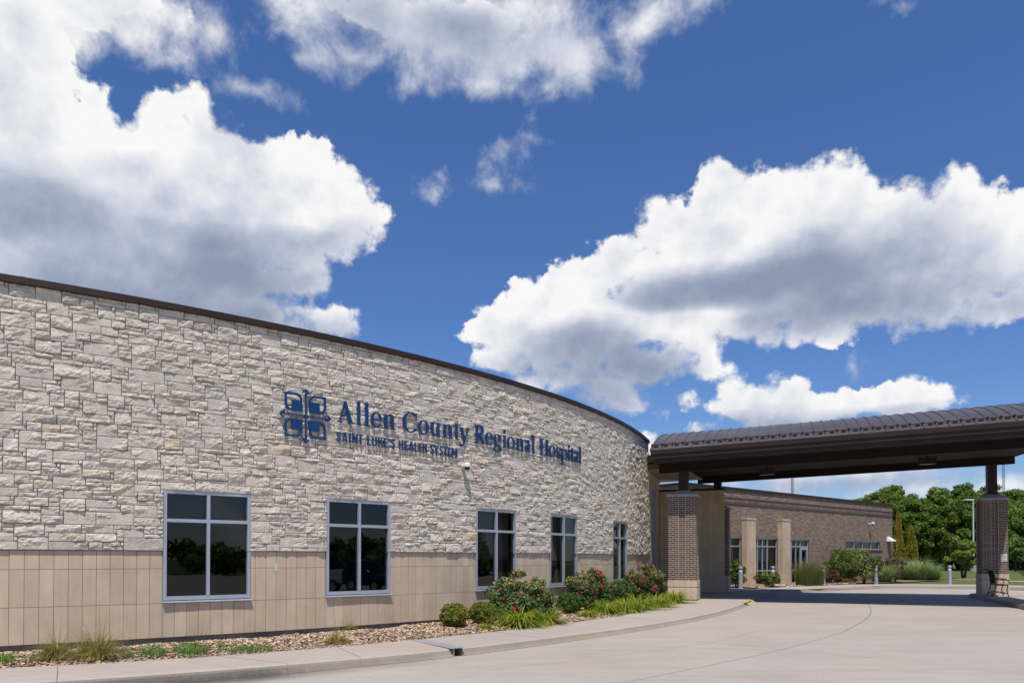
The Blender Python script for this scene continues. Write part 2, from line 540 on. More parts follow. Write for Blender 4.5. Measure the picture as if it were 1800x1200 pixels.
M['orange'] = leaf_mat('orange_flower', [(0, (0.5, 0.06, 0.02)), (1, (0.65, 0.22, 0.03))], 0.2)
# ================================================================= curved limestone wing
CX, CY, R0 = -24.0351, 38.1865, 30.7849
TH0, TW = 0.5480, 0.2034                     # angle of tile joint 0, tile width
Z_TOP, Z_ST, Z_J1, Z_J2, Z_BT = 4.3974, 0.1446, -0.1689, -0.7789, -1.3802


def wpt(s, z, r=0.0):
    th = TH0 + s / R0
    return (CX + (R0 + r) * math.sin(th), CY - (R0 + r) * math.cos(th), z)


def wpts(s, z, r):
    th = TH0 + np.asarray(s) / R0
    return np.stack([CX + (R0 + r) * np.sin(th), CY - (R0 + r) * np.cos(th), np.broadcast_to(z, np.shape(th))], -1)


def pix(p):
    c, s = math.cos(PITCH), math.sin(PITCH)
    d = p[1] * c + p[2] * s
    v = -p[1] * s + p[2] * c
    return 900 + F_PX * p[0] / d, Y_AX - F_PX * v / d


def s_at(px, z, r=0.0):
    a, b = -3.0, 22.2
    for _ in range(50):
        m = (a + b) / 2
        if pix(wpt(m, z, r))[0] < px: a = m
        else: b = m
    return (a + b) / 2


def z_at(s, py, r=0.0):
    a, b = -2.0, 6.0
    for _ in range(50):
        m = (a + b) / 2
        if pix(wpt(s, m, r))[1] > py: a = m
        else: b = m
    return (a + b) / 2


S_END = s_at(1138.8, 4.2)
S_END_LOW = s_at(1147.0, 0.2)
S_BEG = -9.0
RAKE = S_END_LOW - S_END


def rake(s, z):
    """the free end of the wall leans out a little towards its foot"""
    k = np.clip((np.asarray(s) - (S_END - 1.5)) / 1.5, 0, 1.2)
    return np.asarray(s) + RAKE * k * np.clip((Z_TOP - np.asarray(z)) / (Z_TOP - Z_ST), 0, 1.15)


W_EDGES = [(11.05 * TW, 18.5 * TW)]
for a, b in ((574.0, 685.0), (836.6, 905.5), (966.8, 1013.0), (1077.0, 1102.7)):
    s0 = s_at(a, 0.2)
    W_EDGES.append((s0, s0 + 7.45 * TW))
Z_WT = z_at(W_EDGES[0][0], 860.5)
print('window edges', [(round(a, 3), round(b, 3), round(pix(wpt(b, .2))[0], 1)) for a, b in W_EDGES], 'top', Z_WT, 'send', S_END, S_END_LOW)
Z_SILL = Z_J2

wing = thing('hospital_wing', 'curved hospital wing with split limestone above a tan tile base and five windows', 'building', wpt(8, -1.55))

# ---- ashlar packing
SUNK = 0.0


def make_stones():
    edges = [S_BEG]
    for a, b in W_EDGES: edges += [a, b]
    edges.append(S_END)
    cols, solid = [], []
    for i in range(len(edges) - 1):
        n = max(2, round((edges[i + 1] - edges[i]) / 0.052))
        xs = np.linspace(edges[i], edges[i + 1], n + 1)
        cols += list(xs[:-1])
        solid += [i % 2 == 1] * n
    cols.append(S_END)
    cols = np.array(cols)
    n1, n2 = round((Z_WT - Z_ST) / 0.071), round((Z_TOP - Z_WT) / 0.071)
    rows = np.concatenate([np.linspace(Z_ST, Z_WT, n1 + 1)[:-1], np.linspace(Z_WT, Z_TOP + 0.02, n2 + 1)])
    nr, nc = len(rows) - 1, len(cols) - 1
    occ = np.zeros((nr, nc), bool)
    for c in range(nc):
        if solid[c]: occ[:n1, c] = True
    rr = random.Random(5)
    V, F, T = [], [], []
    base = 0
    lastjoint = {}
    for r in range(nr):
        c = 0
        while c < nc:
            if occ[r, c]:
                c += 1; continue
            L = 1
            while c + L < nc and not occ[r, c + L] and L < 14: L += 1
            h = rr.choices([1, 2, 3], [0.30, 0.34, 0.36])[0]
            w = {1: rr.randint(4, 12), 2: rr.randint(4, 11), 3: rr.randint(5, 11)}[h]
            if L - w < 3: w = L if L <= 12 else L - 4
            w = min(w, L)
            if w <= 3: h = 1
            if w <= 5 and h == 3: h = 2
            for _ in range(3):                                   # keep upright joints from running through
                if lastjoint.get(c + w, -9) >= r and w > 4: w -= 1
            h = min(h, nr - r)
            # a window head or an occupied cell above ends the stone
            hh = 1
            while hh < h and not occ[r + hh, c:c + w].any(): hh += 1
            h = hh
            occ[r:r + h, c:c + w] = True
            lastjoint[c + w] = r + h
            x0, x1, z0, z1 = cols[c], cols[c + w], rows[r], rows[r + h]
            # ---- one rock-faced stone
            g = 0.0048
            x0 += g + rr.uniform(0, .0015); x1 -= g + rr.uniform(0, .0015)
            z0 += g + rr.uniform(0, .0015); z1 -= g + rr.uniform(0, .0015)
            step = 0.026 if x0 > -1.2 else 0.07
            nx, nz = max(3, round((x1 - x0) / step)), max(3, round((z1 - z0) / step))
            ux = np.concatenate([[0, 0.007 / (x1 - x0)], np.linspace(0, 1, nx + 1)[1:-1], [1 - 0.007 / (x1 - x0), 1]])
            uz = np.concatenate([[0, 0.007 / (z1 - z0)], np.linspace(0, 1, nz + 1)[1:-1], [1 - 0.007 / (z1 - z0), 1]])
            X, Z = np.meshgrid(x0 + ux * (x1 - x0), z0 + uz * (z1 - z0))
            p0 = rr.uniform(0.012, 0.020)
            pk = rr.uniform(0.013, 0.031) if h > 1 else rr.uniform(0.009, 0.023)
            xc, zc = rr.uniform(x0, x1), z0 + (z1 - z0) * rr.uniform(.3, .8)
            hgt = np.full(X.shape, p0 + pk)
            for _k in range(4):
                an = rr.uniform(0, 2 * PI)
                sl = rr.uniform(0.08, 0.5)
                hgt = np.minimum(hgt, p0 + pk * rr.uniform(.55, 1.1) + sl * ((X - xc) * math.cos(an) * 0.5 + (Z - zc) * math.sin(an)))
            hgt = hgt + (vnoise(X / .055 + 31 * rr.random(), Z / .03 + 3, seed=1) - .5) * 0.019 + (vnoise(X / .026 + Z / .05, Z / .016, seed=2) - .5) * 0.015
            d = np.minimum(np.minimum(X - x0, x1 - X), np.minimum(Z - z0, z1 - Z))
            edge = np.clip(d / 0.009, 0, 1)
            hgt = np.maximum(hgt, 0.007) * (0.62 + 0.38 * edge) + 0.003
            if rr.random() < 0.10: hgt = hgt * 0.35 + p0 * 0.6          # the odd flat sawn stone
            hgt[0, :] *= .9; hgt[-1, :] *= .9; hgt[:, 0] *= .9; hgt[:, -1] *= .9
            W = wpts(rake(X, Z), Z, hgt).reshape(-1, 3)
            m, k = X.shape
            idx = np.arange(m * k).reshape(m, k)
            q = np.stack([idx[:-1, :-1], idx[:-1, 1:], idx[1:, 1:], idx[1:, :-1]], -1).reshape(-1, 4)
            loop = np.concatenate([idx[0, :], idx[1:, -1], idx[-1, -2::-1], idx[-2:0:-1, 0]])
            LX, LZ = X.ravel()[loop], Z.ravel()[loop]
            S = wpts(rake(LX, LZ), LZ, np.full(LX.shape, -0.002))
            sk = np.arange(len(loop)) + m * k
            nl = np.roll(np.arange(len(loop)), -1)
            q2 = np.stack([sk, sk[nl], loop[nl], loop], -1)
            V.append(W); V.append(S)
            F.append(q + base); F.append(q2 + base)
            t = rr.betavariate(2.0, 2.4) * .85 if rr.random() < 0.95 else rr.uniform(.7, .95)
            T.append(np.full(len(q) + len(q2), t))
            base += m * k + len(loop)
            c += w
    return np.concatenate(V), np.concatenate(F), np.concatenate(T)


V, F, T = make_stones()
print('stone verts', len(V))
stone_wall = link('stone_wall', np_mesh('stone_wall', V, F, M['stone'], tint=T), wing, True)


def arc_grid(mb, s0, s1, z0, z1, r, mi=0, ds=0.2, raked=False, t=0.5):
    n = max(1, math.ceil((s1 - s0) / ds - 1e-6))
    for i in range(n):
        a, b = s0 + (s1 - s0) * i / n, s0 + (s1 - s0) * (i + 1) / n
        f = (lambda s, z: float(rake(s, z))) if raked else (lambda s, z: s)
        mb.poly([wpt(f(a, z0), z0, r), wpt(f(b, z0), z0, r), wpt(f(b, z1), z1, r), wpt(f(a, z1), z1, r)], mi, t=t)


# mortar bed behind the stones, with the five openings left out
mb = MB()
segs, prev = [], S_BEG
for a, b in W_EDGES:
    segs.append((prev, a)); prev = b
segs.append((prev, S_END))
for a, b in segs: arc_grid(mb, a, b, Z_ST, Z_WT, 0.0, raked=True)
arc_grid(mb, S_BEG, S_END, Z_WT, Z_TOP + 0.04, 0.0, raked=True)
# underside of the stone band and the free end of the wall
for i in range(150):
    a, b = S_BEG + (S_END - S_BEG) * i / 150, S_BEG + (S_END - S_BEG) * (i + 1) / 150
    fa, fb = float(rake(a, Z_ST)), float(rake(b, Z_ST))
    if any(a > w0 - .05 and b < w1 + .05 for w0, w1 in W_EDGES): continue
    mb.poly([wpt(fa, Z_ST + .002, 0.012), wpt(fa, Z_ST + .002, -0.05), wpt(fb, Z_ST + .002, -0.05), wpt(fb, Z_ST + .002, 0.012)])
for k in range(8):
    za, zb = Z_ST + (Z_TOP - Z_ST) * k / 8, Z_ST + (Z_TOP - Z_ST) * (k + 1) / 8
    mb.poly([wpt(float(rake(S_END, za)), za, 0), wpt(float(rake(S_END, za)), za, -.5), wpt(float(rake(S_END, zb)), zb, -.5), wpt(float(rake(S_END, zb)), zb, 0)])
link_m = mb.build('mortar_bed', M['mortar'], stone_wall)

# ---- tan tile band: three courses of 8 by 24 inch tiles, thin open joints
mb = MB()
tr = random.Random(3)
R_T = -0.022
k0, k1 = math.floor(S_BEG / TW), math.ceil(S_END_LOW / TW)


def put_tile(a, b, z0, z1):
    g = 0.0042
    off = tr.uniform(-.0018, .0018)
    t = min(1, max(0, tr.gauss(.5, .22)))
    a += g; b -= g; z0 += g; z1 -= g
    p = [wpt(a, z0, R_T + off), wpt(b, z0, R_T + off), wpt(b, z1, R_T + off), wpt(a, z1, R_T + off)]
    q = [wpt(a, z0, R_T - .014), wpt(b, z0, R_T - .014), wpt(b, z1, R_T - .014), wpt(a, z1, R_T - .014)]
    mb.poly(p, 0, t=t)
    for i in range(4):
        j = (i + 1) % 4
        mb.poly([q[i], q[j], p[j], p[i]], 0, t=t)


for k in range(k0, k1):
    a, b = k * TW, min((k + 1) * TW, S_END_LOW)
    for z0, z1 in ((Z_BT, Z_J2), (Z_J2, Z_J1), (Z_J1, Z_ST - .004)):
        if z0 >= Z_J2 - 1e-6:
            parts = [(a, b)]
            for w0, w1 in W_EDGES:
                nxt = []
                for x0, x1 in parts:
                    if x1 <= w0 or x0 >= w1: nxt.append((x0, x1))
                    else:
                        if x0 < w0: nxt.append((x0, w0))
                        if x1 > w1: nxt.append((w1, x1))
                parts = nxt
            for x0, x1 in parts:
                if x1 - x0 > 0.02: put_tile(x0, x1, z0, z1)
        else:
            put_tile(a, b, z0, z1)
for a, b in segs:
    arc_grid(mb, a, b + (S_END_LOW - S_END if b == S_END else 0), Z_J2, Z_ST, R_T - 0.008, 1)
arc_grid(mb, S_BEG, S_END_LOW, Z_BT, Z_J2, R_T - 0.008, 1)
n = 120
for i in range(n):
    a, b = S_BEG + (S_END_LOW - S_BEG) * i / n, S_BEG + (S_END_LOW - S_BEG) * (i + 1) / n
    mb.poly([wpt(a, Z_BT, R_T), wpt(a, Z_BT, -.2), wpt(b, Z_BT, -.2), wpt(b, Z_BT, R_T)], 1)
tile_band = mb.build('tile_band', [M['tile'], M['tile_joint']], wing, True)
# bright expansion joints beside the windows
for w0, w1 in W_EDGES:
    for s in (w0 + .002, w1 + .002):
        mb = MB()
        arc_grid(mb, s - .006, s + .006, Z_BT + .004, Z_J2 - .004, R_T + .0032)
        mb.build('expansion_joint', M['alum'], tile_band)
mb = MB()
arc_grid(mb, S_BEG, S_END_LOW, -1.95, Z_BT - .002, -0.085)
mb.build('foundation', M['foundation'], wing, True)
# strip of pale tape and a grey label left on the tiles
mb = MB()
s = s_at(486, -.3)
arc_grid(mb, s - .028, s + .022, z_at(s, 1003), z_at(s, 988.5), R_T + .006)
mb.build('tape_strip', M['tape'], wing, True)

# ---- roof edge: brown sheet-metal coping in lengths, roof deck behind it
mb = MB()
prof = [(0.012, Z_TOP - 0.006), (0.075, Z_TOP - 0.006), (0.082, Z_TOP + 0.004), (0.070, Z_TOP + 0.112), (0.062, Z_TOP + 0.118), (-0.30, Z_TOP + 0.10)]
n = 160
SC = S_END + 0.02
for i in range(n):
    a, b = S_BEG + (SC - S_BEG) * i / n, S_BEG + (SC - S_BEG) * (i + 1) / n
    for (r0, z0), (r1, z1) in zip(prof, prof[1:]):
        mb.poly([wpt(a, z0, r0), wpt(b, z0, r0), wpt(b, z1, r1), wpt(a, z1, r1)])
mb.poly([wpt(SC, z, r) for r, z in prof])
for s in np.arange(S_BEG, SC, 3.05):        # cover plates at the joints
    q = [(0.080, Z_TOP - .008), (0.085, Z_TOP + .004), (0.073, Z_TOP + .115), (0.064, Z_TOP + .121)]
    for (r0, z0), (r1, z1) in zip(q, q[1:]):
        mb.poly([wpt(s - .03, z0, r0), wpt(s + .03, z0, r0), wpt(s + .03, z1, r1), wpt(s - .03, z1, r1)])
mb.build('coping', M['bronze'], wing, True)
mb = MB()
n = 60
for i in range(n):
    a, b = S_BEG + (S_END - S_BEG) * i / n, S_BEG + (S_END - S_BEG) * (i + 1) / n
    mb.poly([wpt(a, 4.2, -.02), wpt(b, 4.2, -.02), wpt(b, 4.2, -9), wpt(a, 4.2, -9)])
    mb.poly([wpt(a, -2, -9), wpt(a, 4.2, -9), wpt(b, 4.2, -9), wpt(b, -2, -9)])
for s, fl in ((S_BEG, 1), (S_END, -1)):
    q = [wpt(s, -2, -.1), wpt(s, -2, -9), wpt(s, 4.2, -9), wpt(s, 4.2, -.1)]
    mb.poly(q if fl > 0 else q[::-1])
mb.build('roof_deck', M['foundation'], wing, True)

# ---- windows: aluminium frame with cross bars, four panes, sill, dim room and blinds
for wi, (w0, w1) in enumerate(W_EDGES):
    mb = MB()

    def bar(a, b, z0, z1, rf, rb):
        c = [wpt(a, z0, rb), wpt(b, z0, rb), wpt(b, z0, rf), wpt(a, z0, rf)]
        tpp = [wpt(a, z1, rb), wpt(b, z1, rb), wpt(b, z1, rf), wpt(a, z1, rf)]
        mb.hexa([c[3], c[2], c[1], c[0]], [tpp[3], tpp[2], tpp[1], tpp[0]])
    fw = 0.056
    rf, rb = 0.004, -0.12
    mid = (w0 + w1) / 2
    zs = Z_SILL + 0.05
    zt1 = z_at(W_EDGES[0][0], 913.5) if wi == 0 else zt1
    bar(w0, w0 + fw, zs, Z_WT, rf, rb)
    bar(w1 - fw, w1, zs, Z_WT, rf, rb)
    bar(w0 + fw, w1 - fw, Z_WT - fw, Z_WT, rf - .001, rb)
    bar(w0 + fw, w1 - fw, zs, zs + fw * 1.25, rf - .001, rb)
    bar(mid - .028, mid + .028, zs + fw * 1.25, Z_WT - fw, rf - .002, rb)
    bar(w0 + fw, mid - .028, zt1 - .03, zt1 + .03, rf - .003, rb)
    bar(mid + .028, w1 - fw, zt1 - .03, zt1 + .03, rf - .003, rb)
    win = mb.build('window', M['alum'], wing, True)
    mb = MB()
    for a, b in ((w0 + fw - .005, mid - .024), (mid + .024, w1 - fw + .005)):
        for z0, z1 in ((zs + fw, zt1 - .026), (zt1 + .026, Z_WT - fw + .005)):
            mb.poly([wpt(a, z0, -.055), wpt(b, z0, -.055), wpt(b, z1, -.055), wpt(a, z1, -.055)])
    mb.build('pane', M['glass'], win)
    mb = MB()
    a, b = w0 - .012, w1 + .022
    c = [wpt(a, Z_SILL + .008, .045), wpt(b, Z_SILL + .008, .045), wpt(b, Z_SILL + .02, -.12), wpt(a, Z_SILL + .02, -.12)]
    tpp = [wpt(a, Z_SILL + .03, .045), wpt(b, Z_SILL + .03, .045), wpt(b, Z_SILL + .052, -.12), wpt(a, Z_SILL + .052, -.12)]
    mb.hexa(c, tpp)
    mb.build('sill', M['alum_bright'], win)
    mb = MB()
    for a, b in ((w0 + .01, w1 - .01),):
        zz0, zz1 = zs + .01, Z_WT - .01
        A = [wpt(a, zz0, -.121), wpt(b, zz0, -.121), wpt(b, zz1, -.121), wpt(a, zz1, -.121)]
        B = [wpt(a, zz0, -2.2), wpt(b, zz0, -2.2), wpt(b, zz1, -2.2), wpt(a, zz1, -2.2)]
        mb.poly(B)
        for i in range(4):
            j = (i + 1) % 4
            mb.poly([A[i], B[i], B[j], A[j]])
    mb.build('room', M['room'], win)
    drop = {0: zt1 - .03, 1: None, 2: zs + .75, 3: zs + .70, 4: None}[wi]
    if drop is not None:
        mb = MB()
        arc_grid(mb, w0 + fw + .02, w1 - fw - .02, drop, Z_WT - .03, -.20)
        arc_grid(mb, w0 + fw + .02, w1 - fw - .02, drop - .03, drop - .001, -.195)
        mb.build('blind', M['blind'], win)
# ================================================================= wall sign
def smooth_path(P, n=7):
    P = [np.array(p, float) for p in P]
    out = []
    for i in range(len(P) - 1):
        p0, p1, p2, p3 = P[max(i - 1, 0)], P[i], P[i + 1], P[min(i + 2, len(P) - 1)]
        for k in range(n):
            t = k / n
            out.append(0.5 * ((2 * p1) + (-p0 + p2) * t + (2 * p0 - 5 * p1 + 4 * p2 - p3) * t * t + (-p0 + 3 * p1 - 3 * p2 + p3) * t ** 3))
    out.append(P[-1])
    return np.array(out)


def ribbon(P, smooth=True):
    """P = (x, y, half width); gives a strip of left and right points"""
    Q = smooth_path(P) if smooth and len(P) > 2 else np.array(P, float)
    xy, w = Q[:, :2], Q[:, 2]
    d = np.gradient(xy, axis=0)
    d /= np.linalg.norm(d, axis=1)[:, None] + 1e-9
    nrm = np.stack([-d[:, 1], d[:, 0]], 1)
    return xy + nrm * w[:, None], xy - nrm * w[:, None]


def rect(x0, y0, x1, y1):
    return np.array([(x0, y1), (x1, y1)]), np.array([(x0, y0), (x1, y0)])


def ring(cx, cy, rx, ry, tx, ty, a0=0, a1=360, n=28, tilt=0.0):
    a = np.radians(np.linspace(a0, a1, n + 1))
    o = np.stack([cx + rx * np.cos(a), cy + ry * np.sin(a)], 1)
    b = a + tilt
    i = np.stack([cx + (rx - tx) * np.cos(a) + 0 * b, cy + (ry - ty) * np.sin(a)], 1)
    return i, o


def disc(cx, cy, rx, ry, n=14):
    a = np.radians(np.linspace(90, 270, n))
    l = np.stack([cx + rx * np.cos(a), cy + ry * np.sin(a)], 1)
    r = np.stack([cx - rx * np.cos(a), cy + ry * np.sin(a)], 1)
    return l, r


SERIF = {
    'A': [ribbon([(.12, .0, .035), (.44, 1.0, .05)], 0), ribbon([(.42, 1.02, .085), (.80, .0, .095)], 0), rect(.24, .30, .64, .37), rect(.0, 0, .28, .05), rect(.60, 0, 1.0, .05)],
    'l': [rect(.10, 0, .30, 1.10), rect(0, 0, .40, .05), ribbon([(.0, 1.06, .028), (.2, 1.08, .03)], 0)],
    'i': [rect(.10, 0, .30, .70), rect(0, 0, .40, .05), ribbon([(.0, .66, .028), (.2, .68, .03)], 0), disc(.19, .95, .12, .115)],
    'n': [rect(.10, 0, .28, .70), rect(0, 0, .38, .05), ribbon([(.0, .66, .028), (.2, .68, .03)], 0),
          ribbon([(.26, .56, .03), (.38, .67, .045), (.52, .66, .07), (.60, .50, .085), (.61, .3, .09), (.61, 0, .09)]), rect(.44, 0, .80, .05)],
    'u': [rect(.10, .2, .28, .70), ribbon([(.0, .66, .028), (.2, .68, .03)], 0), ribbon([(.19, .3, .09), (.20, .16, .088), (.29, .05, .06), (.42, .04, .045), (.57, .14, .03)]),
          rect(.53, 0, .71, .70), ribbon([(.42, .66, .028), (.6, .68, .03)], 0), rect(.66, 0, .84, .05)],
    'o': [ring(.36, .35, .36, .37, .175, .05)],
    'e': [ring(.34, .35, .34, .37, .17, .055, 0, 322), rect(.13, .36, .66, .43)],
    'a': [ribbon([(.06, .54, .075), (.12, .64, .05), (.28, .69, .04), (.42, .64, .075), (.47, .48, .09)]), rect(.38, .12, .56, .5), ribbon([(.5, .12, .07), (.58, .04, .035), (.70, .07, .02)]),
          ring(.26, .20, .26, .215, .15, .055)],
    'C': [ring(.52, .5, .52, .53, .21, .065, 42, 322), rect(.86, .68, .92, 1.0), ribbon([(.80, .14, .04), (.94, .26, .02)], 0)],
    't': [rect(.14, .14, .32, .86), rect(0, .64, .48, .705), ribbon([(.23, .2, .09), (.25, .08, .08), (.34, .03, .04), (.48, .07, .02)])],
    'y': [ribbon([(.12, .70, .095), (.42, .02, .085)], 0), ribbon([(.68, .70, .035), (.40, .0, .04), (.28, -.24, .045), (.12, -.30, .055)]), rect(0, .65, .30, .70), rect(.54, .65, .82, .70), disc(.10, -.27, .08, .075)],
    'R': [rect(.10, 0, .30, 1.0), rect(0, 0, .42, .05), rect(0, .95, .3, 1.0), ribbon([(.28, .965, .035), (.46, .96, .04), (.64, .90, .075), (.70, .74, .10), (.62, .57, .07), (.44, .50, .038), (.28, .49, .035)]),
          ribbon([(.42, .5, .09), (.82, .02, .09)], 0), rect(.72, 0, .98, .05)],
    'g': [ring(.32, .46, .31, .255, .16, .055), ribbon([(.20, .25, .03), (.12, .14, .05), (.22, .05, .06), (.45, .05, .06), (.62, -.03, .06)]), ring(.33, -.15, .34, .20, .13, .06), ribbon([(.50, .64, .035), (.72, .68, .05)], 0)],
    'p': [rect(.10, -.33, .28, .70), rect(0, -.33, .40, -.28), ribbon([(.0, .66, .028), (.2, .68, .03)], 0), ring(.42, .35, .35, .37, .175, .06)],
    'H': [rect(.10, 0, .30, 1.0), rect(.66, 0, .86, 1.0), rect(.28, .48, .68, .55), rect(0, 0, .40, .05), rect(0, .95, .40, 1.0), rect(.56, 0, .96, .05), rect(.56, .95, .96, 1.0)],
    's': [ribbon([(.46, .55, .035), (.38, .67, .04), (.22, .68, .05), (.10, .58, .07), (.14, .44, .085), (.32, .32, .09), (.44, .2, .08), (.38, .06, .055), (.22, .02, .045), (.05, .1, .035)]), rect(.43, .5, .48, .69), rect(.03, .02, .08, .2)],
}
w_ = .064
SANS = {
    'S': [ribbon([(.42, .78, w_), (.36, .91, w_), (.24, .93, w_), (.11, .84, w_), (.10, .68, w_), (.22, .54, w_), (.36, .42, w_), (.41, .26, w_), (.34, .09, w_), (.20, .065, w_), (.08, .13, w_), (.04, .24, w_)])],
    'A': [ribbon([(.07, 0, w_), (.26, 1, w_)], 0), ribbon([(.28, 1, w_), (.47, 0, w_)], 0), rect(.14, .24, .40, .36)],
    'I': [rect(0, 0, .15, 1)],
    'N': [rect(0, 0, .14, 1), rect(.38, 0, .52, 1), ribbon([(.08, .97, w_), (.44, .03, w_)], 0)],
    'T': [rect(.155, 0, .305, 1), rect(0, .87, .46, 1)],
    'L': [rect(0, 0, .15, 1), rect(0, 0, .42, .13)],
    'U': [ribbon([(.075, 1, w_), (.075, .5, w_), (.08, .2, w_), (.16, .085, w_), (.25, .07, w_), (.34, .085, w_), (.42, .2, w_), (.425, .5, w_), (.425, 1, w_)])],
    'K': [rect(0, 0, .13, 1), ribbon([(.12, .40, .055), (.48, 1, .06)], 0), ribbon([(.22, .60, .06), (.53, 0, .06)], 0)],
    'E': [rect(0, 0, .15, 1), rect(0, 0, .42, .13), rect(0, .45, .37, .57), rect(0, .87, .42, 1)],
    "'": [ribbon([(.06, 1.0, .07), (.03, .68, .03)], 0)],
    'H': [rect(0, 0, .15, 1), rect(.36, 0, .51, 1), rect(.1, .44, .4, .57)],
    'Y': [ribbon([(.06, 1, w_), (.25, .42, w_)], 0), ribbon([(.46, 1, w_), (.26, .42, w_)], 0), rect(.18, 0, .33, .5)],
    'M': [rect(0, 0, .13, 1), rect(.55, 0, .68, 1), ribbon([(.07, .97, .06), (.34, .2, .06)], 0), ribbon([(.61, .97, .06), (.34, .2, .06)], 0)],
}
SIGN_R, SIGN_D = 0.050, 0.022


def extrude_pieces(pieces, fx, fy, name, parent, r=SIGN_R, d=SIGN_D):
    """fx, fy map glyph units to wall s and z"""
    mb = MB()
    for k, (L, Rr) in enumerate(pieces):
        rf = r + d + 0.0012 * k
        n = len(L)
        l = [wpt(fx(x), fy(y), rf) for x, y in L]; rt = [wpt(fx(x), fy(y), rf) for x, y in Rr]
        lb = [wpt(fx(x), fy(y), r) for x, y in L]; rb = [wpt(fx(x), fy(y), r) for x, y in Rr]
        for i in range(n - 1):
            mb.poly([l[i], rt[i], rt[i + 1], l[i + 1]])
            mb.poly([l[i], l[i + 1], lb[i + 1], lb[i]])
            mb.poly([rt[i], rb[i], rb[i + 1], rt[i + 1]])
            mb.poly([lb[i], lb[i + 1], rb[i + 1], rb[i]])
        mb.poly([l[0], lb[0], rb[0], rt[0]])
        mb.poly([l[-1], rt[-1], rb[-1], lb[-1]])
    return mb.build(name, M['blue'], parent, True)


sA = s_at(640, 2.5, .1)
sign = thing('wall_sign', 'blue raised letter sign with four petal cross emblem on the limestone wall', 'sign', wpt(sA, 2.3))
z_b1 = z_at(s_at(597, 2.6, .1), 740.5, .1)
z_b1e = z_at(s_at(1020, 2.6, .1), 813.0, .1)
z_b2 = z_at(s_at(596, 2.2, .1), 775.0, .1)
z_b2e = z_at(s_at(803, 2.2, .1), 803.0, .1)
zc1 = z_at(s_at(612, 2.6, .1), 706.0, .1)
zc2 = z_at(s_at(598, 2.6, .1), 758.0, .1)
print('sign baselines', z_b1, z_b1e, z_b2, z_b2e, 'caps', zc1, zc2)
CAP1, CAP2 = zc1 - z_b1, zc2 - z_b2
o1, k1_ = 480, 1800 / 280
MAIN = [('A', 738, 930), ('l', 945, 1010), ('l', 1036, 1102), ('e', 1113, 1245), ('n', 1250, 1396), ('C', 1475, 1642), ('o', 1650, 1776)]
MAIN = [(c, 480 + a / k1_, 480 + b / k1_) for c, a, b in MAIN]
MAIN += [(c, 740 + a / 6, 740 + b / 6) for c, a, b in [('u', 104, 224), ('n', 234, 352), ('t', 356, 421), ('y', 420, 528), ('R', 578, 693), ('e', 689, 775), ('g', 778, 866), ('i', 876, 914), ('o', 918, 1004), ('n', 1012, 1100), ('a', 1106, 1172), ('l', 1178, 1216), ('H', 1264, 1362), ('o', 1361, 1432), ('s', 1438, 1485), ('p', 1486, 1556), ('i', 1559, 1587), ('t', 1588, 1630), ('a', 1628, 1680), ('l', 1676, 1706)]]
SUB = [(c, 480 + a / k1_, 480 + b / k1_) for c, a, b in [('S', 726, 778), ('A', 790, 853), ('I', 868, 888), ('N', 905, 966), ('T', 972, 1028), ('L', 1076, 1119), ('U', 1130, 1184), ('K', 1200, 1255), ('E', 1262, 1308), ("'", 1317, 1333), ('S', 1341, 1389), ('H', 1435, 1482), ('E', 1497, 1540), ('A', 1547, 1602), ('L', 1612, 1648), ('T', 1648, 1692), ('H', 1703, 1750)]]
SUB += [(c, 740 + a / 6, 740 + b / 6) for c, a, b in [('S', 111, 151), ('Y', 154, 197), ('S', 206, 244), ('T', 248, 293), ('E', 298, 330), ('M', 336, 394)]]
for lst, glyphs, zb0, zb1, cap in ((MAIN, SERIF, z_b1, z_b1e, CAP1), (SUB, SANS, z_b2, z_b2e, CAP2)):
    xa, xb = lst[0][1], lst[-1][2]
    sa_, sb_ = s_at(xa, zb0, .1), s_at(xb, zb1, .1)
    for ch, a, b in lst:
        sl, sr = s_at(a, zb0 + cap / 2, .1), s_at(b, zb0 + cap / 2, .1)
        pcs = glyphs[ch]
        x0 = min(min(p[:, 0].min() for p in pc) for pc in pcs); x1 = max(max(p[:, 0].max() for p in pc) for pc in pcs)
        zb = zb0 + (zb1 - zb0) * (sl - sa_) / (sb_ - sa_) + (0.79 * cap - (0 if ch != "'" else 0.0)) * 0
        fx = lambda x: sl + (x - x0) / (x1 - x0) * (sr - sl)
        fy = lambda y: zb + y * cap
        extrude_pieces(pcs, fx, fy, 'letter', sign)
# ---- emblem
sl, sr = s_at(492.0, 2.55, .1), s_at(581.8, 2.55, .1)
sc = s_at(538.6, 2.55, .1)
zt, zb = z_at(sc, 683.0, .1), z_at(sc, 778.2, .1)
zc, hz = (zt + zb) / 2, (zt + zb and (zt - zb) / 2)
hx = (sr - sl) / 2
print('emblem', hx, hz)
pet = []


def petal(mx, my):
    a0, a1, b0, b1, rad, st = .135, .81, .145, .805, .24, .08

    def outline(i):
        x0, x1, y0, y1 = a0 + i, a1 - i, b0 + i, b1 - i
        r = rad - i * 0.9
        pts = [(x1, y1)]
        an = np.radians(np.linspace(90, 180, 9))
        pts += [(x0 + r + r * math.cos(t), y1 - r + r * math.sin(t)) for t in an]
        pts += [(x0, y0)]
        an = np.radians(np.linspace(270, 360, 9))
        pts += [(x1 - r + r * math.cos(t), y0 + r + r * math.sin(t)) for t in an]
        pts += [(x1, y1)]
        return np.array(pts)
    f = np.array([mx, my])
    o, i = outline(0) * f, outline(st) * f
    pet.append((i, o) if mx * my > 0 else (o, i))
    l, r = rect(a0 + .02, b0 + .02, .545, .535)
    l, r = l * f, r * f
    pet.append((l, r) if mx * my > 0 else (r, l))


